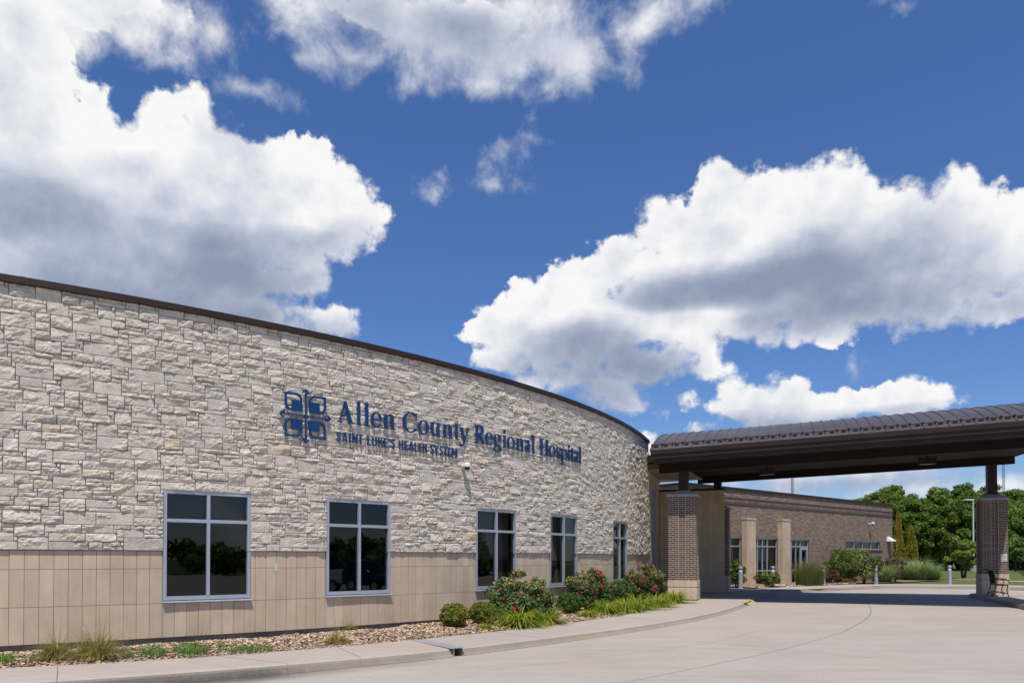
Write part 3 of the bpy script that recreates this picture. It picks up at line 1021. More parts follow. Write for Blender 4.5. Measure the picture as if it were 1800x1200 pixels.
for mx in (-1, 1):
    for my in (-1, 1): petal(mx, my)
pet.append(rect(-.022, -.86, .022, .86))
pet.append(rect(-.86, -.02, .86, .02))
pet.append((np.array([(-.105, 0), (0, .11), (.105, 0)]), np.array([(-.105, -.001), (0, -.11), (.105, -.001)])))
for k in range(4):
    ca, sa = math.cos(-k * PI / 2), math.sin(-k * PI / 2)
    rot = lambda P: np.array([(x * ca - y * sa, x * sa + y * ca) for x, y in P])
    for l, r in [ribbon([(-.125, .85, .012), (-.08, .92, .025), (-.01, .975, .03)]), (np.array([(-.02, 1.0), (.05, .97), (.10, .90), (.125, .82)]), np.array([(-.02, .78), (.03, .80), (.07, .815), (.12, .815)]))]:
        pet.append((rot(l), rot(r)))
extrude_pieces(pet, lambda x: sc + x * hx, lambda y: zc + y * hz, 'emblem', sign)
# camera dome below the lettering
sc_ = s_at(820, 1.9, .15)
zc_ = z_at(sc_, 819, .2)
camo = thing('security_camera', 'white dome security camera on the limestone wall under the blue letters', 'camera', wpt(sc_, zc_))
q = np.array(wpt(sc_, zc_, .17)); n_ = np.array(wpt(0, 0, 1)) - np.array(wpt(0, 0, 0))
mb = MB()
mb.tube([wpt(sc_, zc_ + .02, .03), wpt(sc_, zc_ + .02, .10), wpt(sc_, zc_ + .045, .17), wpt(sc_, zc_ + .045, .19)], [.05, .05, .05, .05], 10)
mb.lathe([(.001, .092), (.05, .088), (.078, .06), (.086, .02), (.084, -.012), (.07, -.02), (.001, -.02)], 18, (q[0], q[1], q[2]))
mb.build('housing', M['white_plastic'], camo, True, smooth=True)
mb = MB()
mb.lathe([(.069, -.021), (.066, -.05), (.045, -.078), (.001, -.09)][::-1], 16, (q[0], q[1], q[2]))
mb.build('dome', M['black_glass'], camo, True, smooth=True)
# ================================================================= drive-through entrance canopy
P1 = np.array([5.91, 25.74])
AU = math.radians(20)
U = np.array([math.cos(AU), -math.sin(AU)])
Vv = np.array([math.sin(AU), math.cos(AU)])
SLU, SLV = 0.0304, 0.039


def cp(u, v, w, level=False):
    q = P1 + u * U + v * Vv
    return (q[0], q[1], w if level else w + SLU * u + SLV * v)


canopy = thing('entrance_canopy', 'brown barrel roofed drive-through canopy on brick piers at the entrance', 'canopy', cp(0, 0, -1.4, True))
UL, UR, VF, VB = -0.92, 11.6, -1.30, 8.45
VM, HALF, RISE, WE = (VF + VB) / 2, (VB - VF) / 2, 1.02, 3.68
RB = (HALF ** 2 + RISE ** 2) / (2 * RISE)


def roof_w(v): return WE + RISE - RB + math.sqrt(RB ** 2 - (v - VM) ** 2)


# standing-seam barrel roof
mb = MB()
vs = [VF + (VB - VF) * i / 26 for i in range(27)]
us = list(np.arange(UL, UR + .001, 0.3365))
for i in range(len(us) - 1):
    for a, b in zip(vs, vs[1:]):
        dz = 0.004 * ((i * 7919) % 5 - 2) / 2
        mb.poly([cp(us[i], a, roof_w(a)), cp(us[i + 1], a, roof_w(a) + dz), cp(us[i + 1], b, roof_w(b) + dz), cp(us[i], b, roof_w(b))], t=0.5)
for u in us:
    for a, b in zip(vs, vs[1:]):
        for d0 in (-.010, .010):
            mb.poly([cp(u + d0, a, roof_w(a) - .002), cp(u + d0, b, roof_w(b) - .002), cp(u + d0, b, roof_w(b) + .024), cp(u + d0, a, roof_w(a) + .024)])
        mb.poly([cp(u - .010, a, roof_w(a) + .024), cp(u + .010, a, roof_w(a) + .024), cp(u + .010, b, roof_w(b) + .024), cp(u - .010, b, roof_w(b) + .024)])
    mb.poly([cp(u - .013, VF, WE), cp(u + .013, VF, WE), cp(u + .013, VF, WE + .05), cp(u - .013, VF, WE + .05)])
roof = mb.build('roof', M['bronze_roof'], canopy, True)
# snow guard rail with clamps near the eave
mb = MB()
vr = VF + .33
mb.box((0, 0, 0), (.0, .0, .0))
mb.v, mb.f, mb.mi, mb.uv, mb.t = [], [], [], [], []
mb.tube([cp(u, vr, roof_w(vr) + .075) for u in np.linspace(UL + .05, UR - .05, 12)], .022, 6)
rg = random.Random(4)
for i in range(len(us) - 1):
    um = us[i] + rg.uniform(.12, .2)
    q = [cp(um - .06, vr - .10, roof_w(vr - .1) + .012), cp(um + .06, vr - .10, roof_w(vr - .1) + .012), cp(um + .06, vr - .02, roof_w(vr) + .012), cp(um - .06, vr - .02, roof_w(vr) + .012)]
    mb.hexa(q, [(x, y, z + .06) for x, y, z in q])
for u in us:
    q = [cp(u - .025, vr - .05, roof_w(vr) + .03), cp(u + .025, vr - .05, roof_w(vr) + .03), cp(u + .025, vr + .05, roof_w(vr) + .03), cp(u - .025, vr + .05, roof_w(vr) + .03)]
    mb.hexa(q, [(x, y, z + .07) for x, y, z in q])
mb.build('snow_guard', M['bronze'], roof)

# stepped fascia on all four sides
mb = MB()
prof = [(0.00, WE + .005), (0.00, WE - .145), (.035, WE - .15), (.035, WE - .285), (.09, WE - .29), (.09, WE - .42), (.16, WE - .425)]
for (i0, w0), (i1, w1) in zip(prof, prof[1:]):
    for ua, ub in zip(np.linspace(UL, UR, 13), np.linspace(UL, UR, 13)[1:]):
        f = lambda u, i: min(max(u, UL + i), UR - i)
        mb.poly([cp(f(ua, i0), VF + i0, w0), cp(f(ub, i0), VF + i0, w0), cp(f(ub, i1), VF + i1, w1), cp(f(ua, i1), VF + i1, w1)])
        mb.poly([cp(f(ua, i0), VB - i0, w0), cp(f(ub, i0), VB - i0, w0), cp(f(ub, i1), VB - i1, w1), cp(f(ua, i1), VB - i1, w1)])
    for uu, sg in ((UL, 1), (UR, -1)):
        mb.poly([cp(uu + sg * i0, VF + i0, w0), cp(uu + sg * i0, VB - i0, w0), cp(uu + sg * i1, VB - i1, w1), cp(uu + sg * i1, VF + i1, w1)])
for uu in (UL, UR):
    for a, b in zip(vs, vs[1:]):
        mb.poly([cp(uu, a, WE - .001), cp(uu, b, WE - .001), cp(uu, b, roof_w(b)), cp(uu, a, roof_w(a))])
    sg = -1 if uu == UL else 1          # rolled metal edge along the curved gable
    for a, b in zip(vs, vs[1:]):
        q = [cp(uu, a, roof_w(a) - .05), cp(uu, b, roof_w(b) - .05), cp(uu + sg * .03, b, roof_w(b) - .05), cp(uu + sg * .03, a, roof_w(a) - .05)]
        mb.hexa(q, [(x, y, z + .07) for x, y, z in q])
# butt straps over the fascia joints
for u in np.arange(UL + 1.9, UR, 3.05):
    q = [cp(u - .02, VF - .004, WE - .143), cp(u + .02, VF - .004, WE - .143), cp(u + .02, VF + .002, WE - .143), cp(u - .02, VF + .002, WE - .143)]
    mb.hexa(q, [(x, y, z + .145) for x, y, z in q])
mb.build('fascia', M['bronze'], canopy, True)
mb = MB()
i0 = .10
q = [cp(UL + i0, VF + i0, WE - .40), cp(UR - i0, VF + i0, WE - .40), cp(UR - i0, VB - i0, WE - .40), cp(UL + i0, VB - i0, WE - .40)]
mb.hexa(q, [(x, y, z + .03) for x, y, z in q])
mb.build('soffit', M['soffit_dark'], canopy, True)


def beam(u0, u1, v, wb, wt, th=.15):
    mb = MB()

    def blk(va, vb, wa, wc):
        q = [cp(u0, va, wa), cp(u1, va, wa), cp(u1, vb, wa), cp(u0, vb, wa)]
        tq = [cp(u0, va, wc), cp(u1, va, wc), cp(u1, vb, wc), cp(u0, vb, wc)]
        mb.hexa(q, tq)
    blk(v - th, v + th, wb + .03, wt)
    blk(v - th - .02, v + th + .02, wb, wb + .03)
    return mb.build('beam', M['bronze_dark'], canopy, True)


beam(-0.82, 11.5, 0.0, 3.0, 3.29)
beam(-0.28, 11.5, 7.19, 3.0, 3.56)
for u in (2.64, 8.0):
    mb = MB()
    q = [cp(u - .27, 3.45, 2.99), cp(u + .27, 3.45, 2.99), cp(u + .27, 3.75, 2.99), cp(u - .27, 3.75, 2.99)]
    mb.hexa(q, [(x, y, z + .21) for x, y, z in q])
    q = [cp(u - .28, 3.44, 2.955), cp(u + .28, 3.44, 2.955), cp(u + .28, 3.76, 2.955), cp(u - .28, 3.76, 2.955)]
    mb.hexa(q, [(x, y, z + .033) for x, y, z in q])
    mb.tube([cp(u, 3.6, 3.2), cp(u, 3.6, 3.29)], .03, 8)
    lt = mb.build('downlight', M['bronze'], canopy, True)
    mb = MB()
    mb.poly([cp(u - .22, 3.49, 2.953), cp(u + .22, 3.49, 2.953), cp(u + .22, 3.71, 2.953), cp(u - .22, 3.71, 2.953)])
    o = mb.build('lens', M['lens'], lt)

# piers: brick shaft with a recessed stack in every face, tiled base, cast cap, steel post
HB, REC, DEP = 0.468, 0.108, 0.03


def pier(u, v, zb, zbr, zt, top_w, HB=HB):
    c = P1 + u * U + v * Vv

    def L(x, y, z): return (c[0] + x * U[0] + y * Vv[0], c[1] + x * U[1] + y * Vv[1], z)
    mb = MB()
    for k in range(4):
        ca, sa = round(math.cos(k * PI / 2)), round(math.sin(k * PI / 2))
        W_ = lambda x, y, z: L(x * ca - y * sa, x * sa + y * ca, z)

        def strip(x0, y0, x1, y1, ua, ub):
            mb.poly([W_(x0, y0, zbr), W_(x1, y1, zbr), W_(x1, y1, zt), W_(x0, y0, zt)], 0, [(ua, 0), (ub, 0), (ub, zt - zbr), (ua, zt - zbr)])
        o = k * 0.95 + .04
        strip(-HB, -HB, -REC, -HB, o, o + HB - REC)
        strip(-REC, -HB, -REC, -HB + DEP, o, o + .03)
        strip(-REC, -HB + DEP, REC, -HB + DEP, .005, .198)
        strip(REC, -HB + DEP, REC, -HB, o, o + .03)
        strip(REC, -HB, HB, -HB, o + HB + REC, o + 2 * HB)
        for x in (-REC, REC):
            a, b = (x - .013, x - .001) if x < 0 else (x + .001, x + .013)
            mb.hexa([W_(a, -HB - .003, zbr), W_(b, -HB - .003, zbr), W_(b, -HB + .01, zbr), W_(a, -HB + .01, zbr)],
                    [W_(a, -HB - .003, zt), W_(b, -HB - .003, zt), W_(b, -HB + .01, zt), W_(a, -HB + .01, zt)], 1)
    shaft = mb.build('pier', [M['brick_pier'], M['sealant']], canopy, True)
    mb = MB()
    hb = HB + .018
    zj = zbr - .23
    for z0, z1, h in ((zb, zj - .012, hb), (zj + .012, zbr + .004, hb + .004)):
        for k in range(4):
            ca, sa = round(math.cos(k * PI / 2)), round(math.sin(k * PI / 2))
            n = 5
            for i in range(n):
                a, b = -h + 2 * h * i / n + .003, -h + 2 * h * (i + 1) / n - .003
                q = [(a, -h), (b, -h), (b, -h + .05), (a, -h + .05)]
                q = [(x * ca - y * sa, x * sa + y * ca) for x, y in q]
                mb.hexa([L(x, y, z0) for x, y in q], [L(x, y, z1) for x, y in q], 0, rg.uniform(.5, 1))
    mb.hexa([L(x, y, zb) for x, y in ((-hb + .02, -hb + .02), (hb - .02, -hb + .02), (hb - .02, hb - .02), (-hb + .02, hb - .02))],
            [L(x, y, zbr + .002) for x, y in ((-hb + .02, -hb + .02), (hb - .02, -hb + .02), (hb - .02, hb - .02), (-hb + .02, hb - .02))], 1)
    mb.build('base', [M['tile'], M['tile_joint']], shaft)
    mb = MB()
    h = HB + .045
    sq = lambda r, z: [L(-r, -r, z), L(r, -r, z), L(r, r, z), L(-r, r, z)]
    mb.hexa(sq(h, zt), sq(h, zt + .085))
    a, b = sq(h, zt + .085), sq(.17, zt + .255)
    mb.hexa(a, b)
    mb.build('cap', M['cap'], shaft)
    mb = MB()
    r = .16
    tz = top_w + SLU * u + SLV * v
    mb.hexa(sq(r, zt + .22), sq(r, tz))
    mb.hexa(sq(r + .035, zt + .245), sq(r + .035, zt + .272))
    mb.build('post', M['bronze'], canopy, True)
    return shaft


pier(0, 0, -1.36, -.72, 2.10, 3.01)
pier(10.75, 7.19, -1.36, -.565, 2.235, 3.01, .435)
pier(10.70, 0, -1.42, -.6, 2.20, 3.01)
pier(.55, 7.19, -1.38, -.72, 2.10, 3.01)

# ================================================================= entrance: roof slab, glazed tile wall, tile screen wall
ent = thing('entrance_porch', 'low entrance porch with brown fascia beige soffit and glazed tile wall beside the stone wing', 'porch', (5.8, 30, -1.38))
A_, B_ = np.array([5.17, 28.50]), np.array([6.32, 32.0])
PA, PB, PC, PD = (4.7, 28.30), (6.42, 27.8), (8.14, 31.8), (6.3, 33.2)
mb = MB()
q = [(x, y) for x, y in (PA, PB, PC, PD)]
mb.hexa([(x, y, 3.384) for x, y in q], [(x, y, 3.62) for x, y in q])
mb.hexa([(x, y, 3.622) for x, y in q], [(x, y, 3.90) for x, y in q])
for i in range(3):
    a, b = np.array(q[i]), np.array(q[i + 1])
    d = (b - a) / np.linalg.norm(b - a); nn = np.array([d[1], -d[0]]) * .03
    mb.hexa([(*(a), 3.63), (*(b), 3.63), (*(b + nn), 3.63), (*(a + nn), 3.63)], [(*(a), 3.90), (*(b), 3.90), (*(b + nn), 3.90), (*(a + nn), 3.90)])
mb.build('fascia', M['bronze'], ent, True)
mb = MB()
cx_, cy_ = np.mean([p[0] for p in q]), np.mean([p[1] for p in q])
q2 = [(cx_ + (x - cx_) * .97, cy_ + (y - cy_) * .97) for x, y in q]
mb.hexa([(x, y, 3.36) for x, y in q2], [(x, y, 3.383) for x, y in q2])
mb.build('soffit', M['soffit'], ent, True)


def tiled_plane(mb, P, Q, z0, z1, levels, openings=(), off=0.0, t0=None):
    """tiles 8 inches wide between plan points P and Q with horizontal joints at the levels"""
    P, Q = np.array(P), np.array(Q)
    Ln = np.linalg.norm(Q - P)
    d = (Q - P) / Ln
    nn = np.array([d[1], -d[0]])
    n = max(1, round(Ln / TW))
    zs_ = sorted([z for z in levels if z0 < z < z1] + [z0, z1])
    for i in range(n):
        a, b = Ln * i / n, Ln * (i + 1) / n
        for za, zb in zip(zs_, zs_[1:]):
            if any(a < o1 - .02 and b > o0 + .02 and za < oz1 - .02 and zb > oz0 + .02 for o0, o1, oz0, oz1 in openings): continue
            A2, B2 = P + d * (a + .003) + nn * off, P + d * (b - .003) + nn * off
            A3, B3 = A2 - nn * .02, B2 - nn * .02
            mb.hexa([(*A2, za + .003), (*B2, za + .003), (*B3, za + .003), (*A3, za + .003)], [(*A2, zb - .003), (*B2, zb - .003), (*B3, zb - .003), (*A3, zb - .003)], 0, min(1, max(0, rg.gauss(.45, .2))))
    A2, B2 = P - nn * .03 + nn * off, Q - nn * .03 + nn * off
    return A2, B2, nn, d


LEV = [Z_BT + .61 * k for k in range(9)]
mb = MB()
op = [(1.35, 2.45, -1.38, 2.9)]
A2, B2, nn, d = tiled_plane(mb, A_, B_, -1.38, 3.36, LEV + [2.9], op)
A3 = A2 - nn * .2; B3 = B2 - nn * .2
for (l0, l1, z0, z1) in ((0, 1.35, -1.4, 3.36), (2.45, np.linalg.norm(B_ - A_), -1.4, 3.36), (1.35, 2.45, 2.9, 3.36)):
    a, b = A2 + d * l0, A2 + d * l1
    mb.hexa([(*a, z0), (*b, z0), (*(b - nn * .2), z0), (*(a - nn * .2), z0)], [(*a, z1), (*b, z1), (*(b - nn * .2), z1), (*(a - nn * .2), z1)], 1)
mb.build('tile_wall', [M['tile'], M['tile_joint']], ent, True)
mb = MB()
fr = [(1.36, 1.42, -1.38, 2.89), (2.38, 2.44, -1.38, 2.89), (1.86, 1.92, -1.38, 2.89), (1.42, 2.38, 2.82, 2.89), (1.42, 2.38, 1.85, 1.90), (1.42, 2.38, .78, .84), (1.42, 1.86, -1.36, -1.2), (1.92, 2.38, -1.36, -1.2)]
for l0, l1, z0, z1 in fr:
    a, b = A_ + d * l0 - nn * .02, A_ + d * l1 - nn * .02
    mb.hexa([(*a, z0), (*b, z0), (*(b - nn * .1), z0), (*(a - nn * .1), z0)], [(*a, z1), (*b, z1), (*(b - nn * .1), z1), (*(a - nn * .1), z1)])
gf = mb.build('entrance_glazing', M['alum'], ent, True)
mb = MB()
a, b = A_ + d * 1.37 - nn * .07, A_ + d * 2.43 - nn * .07
mb.poly([(*a, -1.37), (*b, -1.37), (*b, 2.85), (*a, 2.85)])
mb.build('pane', M['glass'], gf)
mb = MB()
a, b = A_ + d * 1.3 - nn * 1.2, A_ + d * 2.6 - nn * 1.2
mb.poly([(*a, -1.4), (*b, -1.4), (*b, 3), (*a, 3)])
mb.build('room', M['room'], gf)

scr = thing('tile_screen_wall', 'tall tan tile screen wall in the shade behind the front brick pier', 'wall', (7.5, 31.4, -1.38))
S0, S1 = np.array([6.28, 31.82]), np.array([8.74, 30.92])
mb = MB()
A2, B2, nn, d = tiled_plane(mb, S0, S1, Z_BT, 2.85, LEV)
th = .26
mb.hexa([(*(A2), -1.42), (*(B2), -1.42), (*(B2 - nn * th), -1.42), (*(A2 - nn * th), -1.42)], [(*(A2), 2.84), (*(B2), 2.84), (*(B2 - nn * th), 2.84), (*(A2 - nn * th), 2.84)], 1)
tiled_plane(mb, S1 + d * .005, S1 + d * .005 - nn * (th + .03), Z_BT, 2.85, LEV)
Bk0, Bk1 = S1 - nn * (th + .06), S0 - nn * (th + .06)
tiled_plane(mb, Bk0, Bk1, Z_BT, 2.85, LEV)
mb.build('tile_cladding', [M['tile'], M['tile_joint']], scr, True)
mb = MB()
a, b = S0 - d * .03 + nn * .04, S1 + d * .05 + nn * .04
mb.hexa([(*a, 2.852), (*b, 2.852), (*(b - nn * .4), 2.852), (*(a - nn * .4), 2.852)], [(*a, 2.93), (*b, 2.93), (*(b - nn * .4), 2.93), (*(a - nn * .4), 2.93)])
mb.build('coping', M['bronze_dark'], scr, True)
# ================================================================= brick wing behind
C0 = np.array([8.2, 35.65])
D = np.array([.766, .643]); D = D / np.linalg.norm(D)
NB = np.array([D[1], -D[0]])


def t_at(px):
    r = (px - 900) / F_PX
    return (r * C0[1] - C0[0]) / (D[0] - D[1] * r)


def bp(t, z, o=0.0):
    q = C0 + D * t + NB * o
    return (q[0], q[1], z)


bw = thing('brick_wing', 'single storey brown brick wing with storefront windows and two tan pilasters', 'building', bp(10, -1.4))
T_END = t_at(1569)
ZB0, ZB1 = -1.6, 3.56
tp1, tp2 = (t_at(1304), t_at(1320)), (t_at(1367), t_at(1381))
sf = [(t_at(1279), t_at(1303.5)), (tp1[1] - .02, tp2[0] + .02), (tp2[1] - .02, t_at(1422.3))]
st = (t_at(1487), t_at(1547))
HEAD, SILL = 1.11, -1.36
openings = [(a, b, SILL, HEAD) for a, b in sf] + [(st[0], st[1], .60, 1.13)]
print('brick wing', T_END, sf, st)
# make pilaster sides cover the wall between storefronts
mb = MB()
ts = sorted({0.0, T_END} | {v for o in openings for v in o[:2]})
zs_ = sorted({ZB0, ZB1} | {v for o in openings for v in o[2:]})
for a, b in zip(ts, ts[1:]):
    for c, d in zip(zs_, zs_[1:]):
        if any(a >= o[0] - 1e-6 and b <= o[1] + 1e-6 and c >= o[2] - 1e-6 and d <= o[3] + 1e-6 for o in openings): continue
        mb.poly([bp(a, c), bp(b, c), bp(b, d), bp(a, d)], 0, [(a, c), (b, c), (b, d), (a, d)])
for o in openings:
    a, b, c, d = o
    for p, q, ww in (((a, c), (a, d), 0), ((b, d), (b, c), 0), ((a, d), (b, d), 1), ((b, c), (a, c), 1)):
        L_ = abs(p[0] - q[0]) + abs(p[1] - q[1])
        mb.poly([bp(*p), bp(*q), bp(q[0], q[1], -.16), bp(p[0], p[1], -.16)], 0, [(0, 0), (L_, 0), (L_, .16), (0, .16)])
dpt = 16
for P_, Q_, L_ in ((bp(0, 0, -dpt), bp(0, 0), dpt), (bp(T_END, 0), bp(T_END, 0, -dpt), dpt), (bp(T_END, 0, -dpt), bp(0, 0, -dpt), T_END)):
    mb.poly([(P_[0], P_[1], ZB0), (Q_[0], Q_[1], ZB0), (Q_[0], Q_[1], ZB1), (P_[0], P_[1], ZB1)], 0, [(0, ZB0), (L_, ZB0), (L_, ZB1), (0, ZB1)])
mb.poly([bp(0, 3.3), bp(T_END, 3.3), bp(T_END, 3.3, -dpt), bp(0, 3.3, -dpt)], 0)
mb.build('brick_wall', M['brick_wing'], bw, True)
# soldier course between two projecting rowlocks
mb = MB()


def bblock(mb, t0, t1, z0, z1, o0, o1, mi=0, t=.5):
    mb.hexa([bp(t0, z0, o1), bp(t1, z0, o1), bp(t1, z0, o0), bp(t0, z0, o0)], [bp(t0, z1, o1), bp(t1, z1, o1), bp(t1, z1, o0), bp(t0, z1, o0)], mi, t)


n = int(T_END / .0677)
for k in range(n):
    a, b = T_END * k / n, T_END * (k + 1) / n
    bblock(mb, a + .004, b - .004, 2.885, 3.085, -.03, .012 + rg.uniform(0, .003), 0, rg.random())
bblock(mb, 0.0, T_END + .03, 3.10, 3.165, -.03, .034, 1)
bblock(mb, 0.0, T_END + .03, 2.80, 2.87, -.03, .034, 1)
mb.build('soldier_course', [M['brick_dark'], M['brick_rowlock']], bw, True)
mb = MB()
for o0, o1, z0, z1 in ((-.3, .05, ZB1 - .02, ZB1 + .10), (.05, .056, ZB1 - .04, ZB1 + .09)):
    bblock(mb, -.05, T_END + .05, z0, z1, o0, o1)
for tt in (-.05, T_END - .25):
    mb.hexa([bp(tt, ZB1 - .02, -.301), bp(tt + .3, ZB1 - .02, -.301), bp(tt + .3, ZB1 - .02, -dpt), bp(tt, ZB1 - .02, -dpt)], [bp(tt, ZB1 + .1, -.301), bp(tt + .3, ZB1 + .1, -.301), bp(tt + .3, ZB1 + .1, -dpt), bp(tt, ZB1 + .1, -dpt)])
mb.build('coping', M['bronze'], bw, True)
# pilasters
for a, b in (tp1, tp2):
    mb = MB()
    ztop = 2.03 if a == tp1[0] else 2.08
    PRO = .30
    c0, c1, c2, c3 = C0 + D * a, C0 + D * b, C0 + D * b + NB * PRO, C0 + D * a + NB * PRO
    levs = [SILL + .61 * k for k in range(8)]
    tiled_plane(mb, c3, c2, -1.5, ztop, levs)
    tiled_plane(mb, c0, c3, -1.5, ztop, levs)
    tiled_plane(mb, c2, c1, -1.5, ztop, levs)
    bblock(mb, a + .03, b - .03, -1.5, ztop, -.05, PRO - .03, 1)
    pl = mb.build('pilaster', [M['tile'], M['tile_joint']], bw, True)
    mb = MB()
    bblock(mb, a - .02, b + .02, ztop, ztop + .09, -.02, PRO + .025)
    mb.build('cap', M['tile'], pl)
    mb = MB()
    bblock(mb, a - .03, b + .03, -1.52, -1.41, -.02, PRO + .03)
    mb.build('plinth', M['cap'], pl)


def storefront(a, b, mull, zt, zr, sill=SILL, head=HEAD, door=None, o=-.06):
    mb = MB()
    f = .055
    ts_ = [a] + mull + [b]
    end = door[0] if door else b
    bblock(mb, a, b, head - f, head, o - .1, o, 0)
    bblock(mb, a, end, sill, sill + f, o - .1, o, 0)
    for t in [a + f / 2] + mull + [b - f / 2]:
        bblock(mb, t - f / 2, t + f / 2, sill + f if t < end else sill, head - f, o - .1, o + .002, 0)
    cells = list(zip([a + f] + [m + f / 2 for m in mull], [m - f / 2 for m in mull] + [b - f]))
    for c, d in cells:
        if door and c > door[0] - .1:
            bblock(mb, c, d, zt - .03, zt + .03, o - .1, o + .001, 0); continue
        if zt: bblock(mb, c, d, zt - f / 2, zt + f / 2, o - .1, o + .001, 0)
        if zr is not None: bblock(mb, c, d, zr - f / 2, zr + f / 2, o - .1, o + .001, 0)
    wn = mb.build('window', M['alum'], bw, True)
    mb = MB()
    for c, d in cells:
        mb.poly([bp(c - .01, sill + .03, o - .05), bp(d + .01, sill + .03, o - .05), bp(d + .01, head - .03, o - .05), bp(c - .01, head - .03, o - .05)])
    mb.build('pane', M['glass'], wn)
    mb = MB()
    for (p, q) in (((a, o - 1.6), (b, o - 1.6)), ((a, o - .12), (a, o - 1.6)), ((b, o - 1.6), (b, o - .12))):
        mb.poly([bp(p[0], sill, p[1]), bp(q[0], sill, q[1]), bp(q[0], head, q[1]), bp(p[0], head, p[1])])
    mb.poly([bp(a, head - .01, o - .12), bp(b, head - .01, o - .12), bp(b, head - .01, o - 1.6), bp(a, head - .01, o - 1.6)])
    mb.poly([bp(a, sill + .01, o - .12), bp(b, sill + .01, o - .12), bp(b, sill + .01, o - 1.6), bp(a, sill + .01, o - 1.6)])
    mb.build('room', M['room'], wn)
    return wn


storefront(sf[0][0], sf[0][1], [t_at(1285)], .66, -.62)
storefront(sf[1][0], sf[1][1], [t_at(1333.4), t_at(1342.2), t_at(1350.6)], .67, -.63)
dr = (t_at(1408.5), t_at(1422.3))
storefront(sf[2][0], sf[2][1], [t_at(1393), t_at(1401), t_at(1408.5)], .70, -.63, door=dr)
mb = MB()
da, db = dr[0] + .045, dr[1] - .07
for t0, t1, z0, z1 in ((da, da + .11, SILL, .66), (db - .11, db, SILL, .66), (da + .11, db - .11, .52, .66), (da + .11, db - .11, SILL, SILL + .25)):
    bblock(mb, t0, t1, z0, z1, -.11, -.05)
dro = mb.build('door', M['alum'], bw, True)
mb = MB()
mb.tube([bp(da + .05, -.55, -.01), bp(da + .05, -.15, -.01)], .016, 6)
for z in (-.5, -.2): mb.tube([bp(da + .05, z, -.05), bp(da + .05, z, -.01)], .012, 6)
mb.build('handle', M['alum_bright'], dro)
w4 = [st[0] + (st[1] - st[0]) * k / 4 for k in (1, 2, 3)]
strip = storefront(st[0], st[1], w4, None, None, .60, 1.13)
mb = MB()
bblock(mb, st[0] - .25, st[1] + .3, .51, .585, -.1, .05)
mb.build('sill', M['brick_rowlock'], strip)

tc = t_at(1527)
o = thing('wall_camera', 'small white camera on the brick wall above the strip window', 'camera', bp(tc, 2.2))
mb = MB()
zc1_ = 2.24
mb.tube([bp(tc, zc1_, .0), bp(tc, zc1_, .1), bp(tc, zc1_ + .02, .22)], .045, 8)
q = bp(tc, zc1_, .28)
mb.lathe([(.001, .11), (.07, .10), (.105, .05), (.11, 0), (.1, -.03), (.001, -.03)], 14, q)
mb.build('housing', M['white_plastic'], o, True, smooth=True)
mb = MB()
mb.lathe([(.001, -.11), (.055, -.095), (.08, -.06), (.085, -.031)], 14, q)
mb.build('dome', M['black_glass'], o, True, smooth=True)
tl = T_END - .62
o = thing('wall_light', 'white wedge shaped wall light at the corner of the brick wing', 'light', bp(tl, 1.2))
mb = MB()
q0 = [bp(tl - .28, 1.17, 0), bp(tl + .28, 1.17, 0), bp(tl + .28, 1.17, .40), bp(tl - .28, 1.17, .40)]
q1 = [bp(tl - .2, 1.48, 0), bp(tl + .2, 1.48, 0), bp(tl + .24, 1.22, .38), bp(tl - .24, 1.22, .38)]
mb.hexa(q0, q1)
mb.build('housing', M['white_plastic'], o, True)
mb = MB()
mb.poly([bp(tl - .22, 1.167, .1), bp(tl + .22, 1.167, .1), bp(tl + .22, 1.167, .36), bp(tl - .22, 1.167, .36)])
mb.build('lens', M['lens'], o, True)
# vent pipe standing on the roof behind the coping
d_ = ray(1393, 850); k_ = 47.0
o = thing('vent_pipe', 'grey vent pipe rising behind the brick wing coping', 'pipe', (d_[0] * k_, d_[1] * k_, 3.3))
mb = MB()
mb.tube([(0, 0, 0), (0, 0, 1.75)], .085, 12)
mb.lathe([(.13, 0), (.13, .12), (.09, .2)], 12, (0, 0, 0))
mb.build('pipe', M['galv'], o)
mb = MB()
for a in (0.3, 2.4, 4.5): mb.tube([(0, 0, 1.2), (1.1 * math.cos(a), 1.1 * math.sin(a), 0)], .006, 4)
mb.build('guy_wire', M['galv'], o)
d_ = ray(1764.5, 858)
o = thing('radio_mast', 'thin lattice radio mast far beyond the trees', 'mast', (d_[0] * 260, d_[1] * 260, -1.5))
mb = MB()
hh = 42.0
for a in (0, 2.09, 4.19): mb.tube([(.35 * math.cos(a), .35 * math.sin(a), 0), (.35 * math.cos(a), .35 * math.sin(a), hh)], .09, 5)
for k in range(60):
    a0, a1 = (0, 2.09, 4.19)[k % 3], (0, 2.09, 4.19)[(k + 1) % 3]
    mb.tube([(.35 * math.cos(a0), .35 * math.sin(a0), hh * k / 60), (.35 * math.cos(a1), .35 * math.sin(a1), hh * (k + 1) / 60)], .04, 4)
mb.build('lattice', mat('mast_steel', (0.30, 0.29, 0.30), 0.6), o)
# ================================================================= ground, driveway, walks, curbs, planting bed
def resample(P, n):
    P = np.array(P, float)
    s = np.concatenate([[0], np.cumsum(np.linalg.norm(np.diff(P[:, :2], axis=0), axis=1))])
    q = np.linspace(0, s[-1], n)
    return np.stack([np.interp(q, s, P[:, k]) for k in range(P.shape[1])], 1), q


def smooth_poly(P, it=3):
    P = np.array(P, float)
    for _ in range(it):
        Q = P.copy()
        Q[1:-1] = .25 * P[:-2] + .5 * P[1:-1] + .25 * P[2:]
        P = Q
    return P


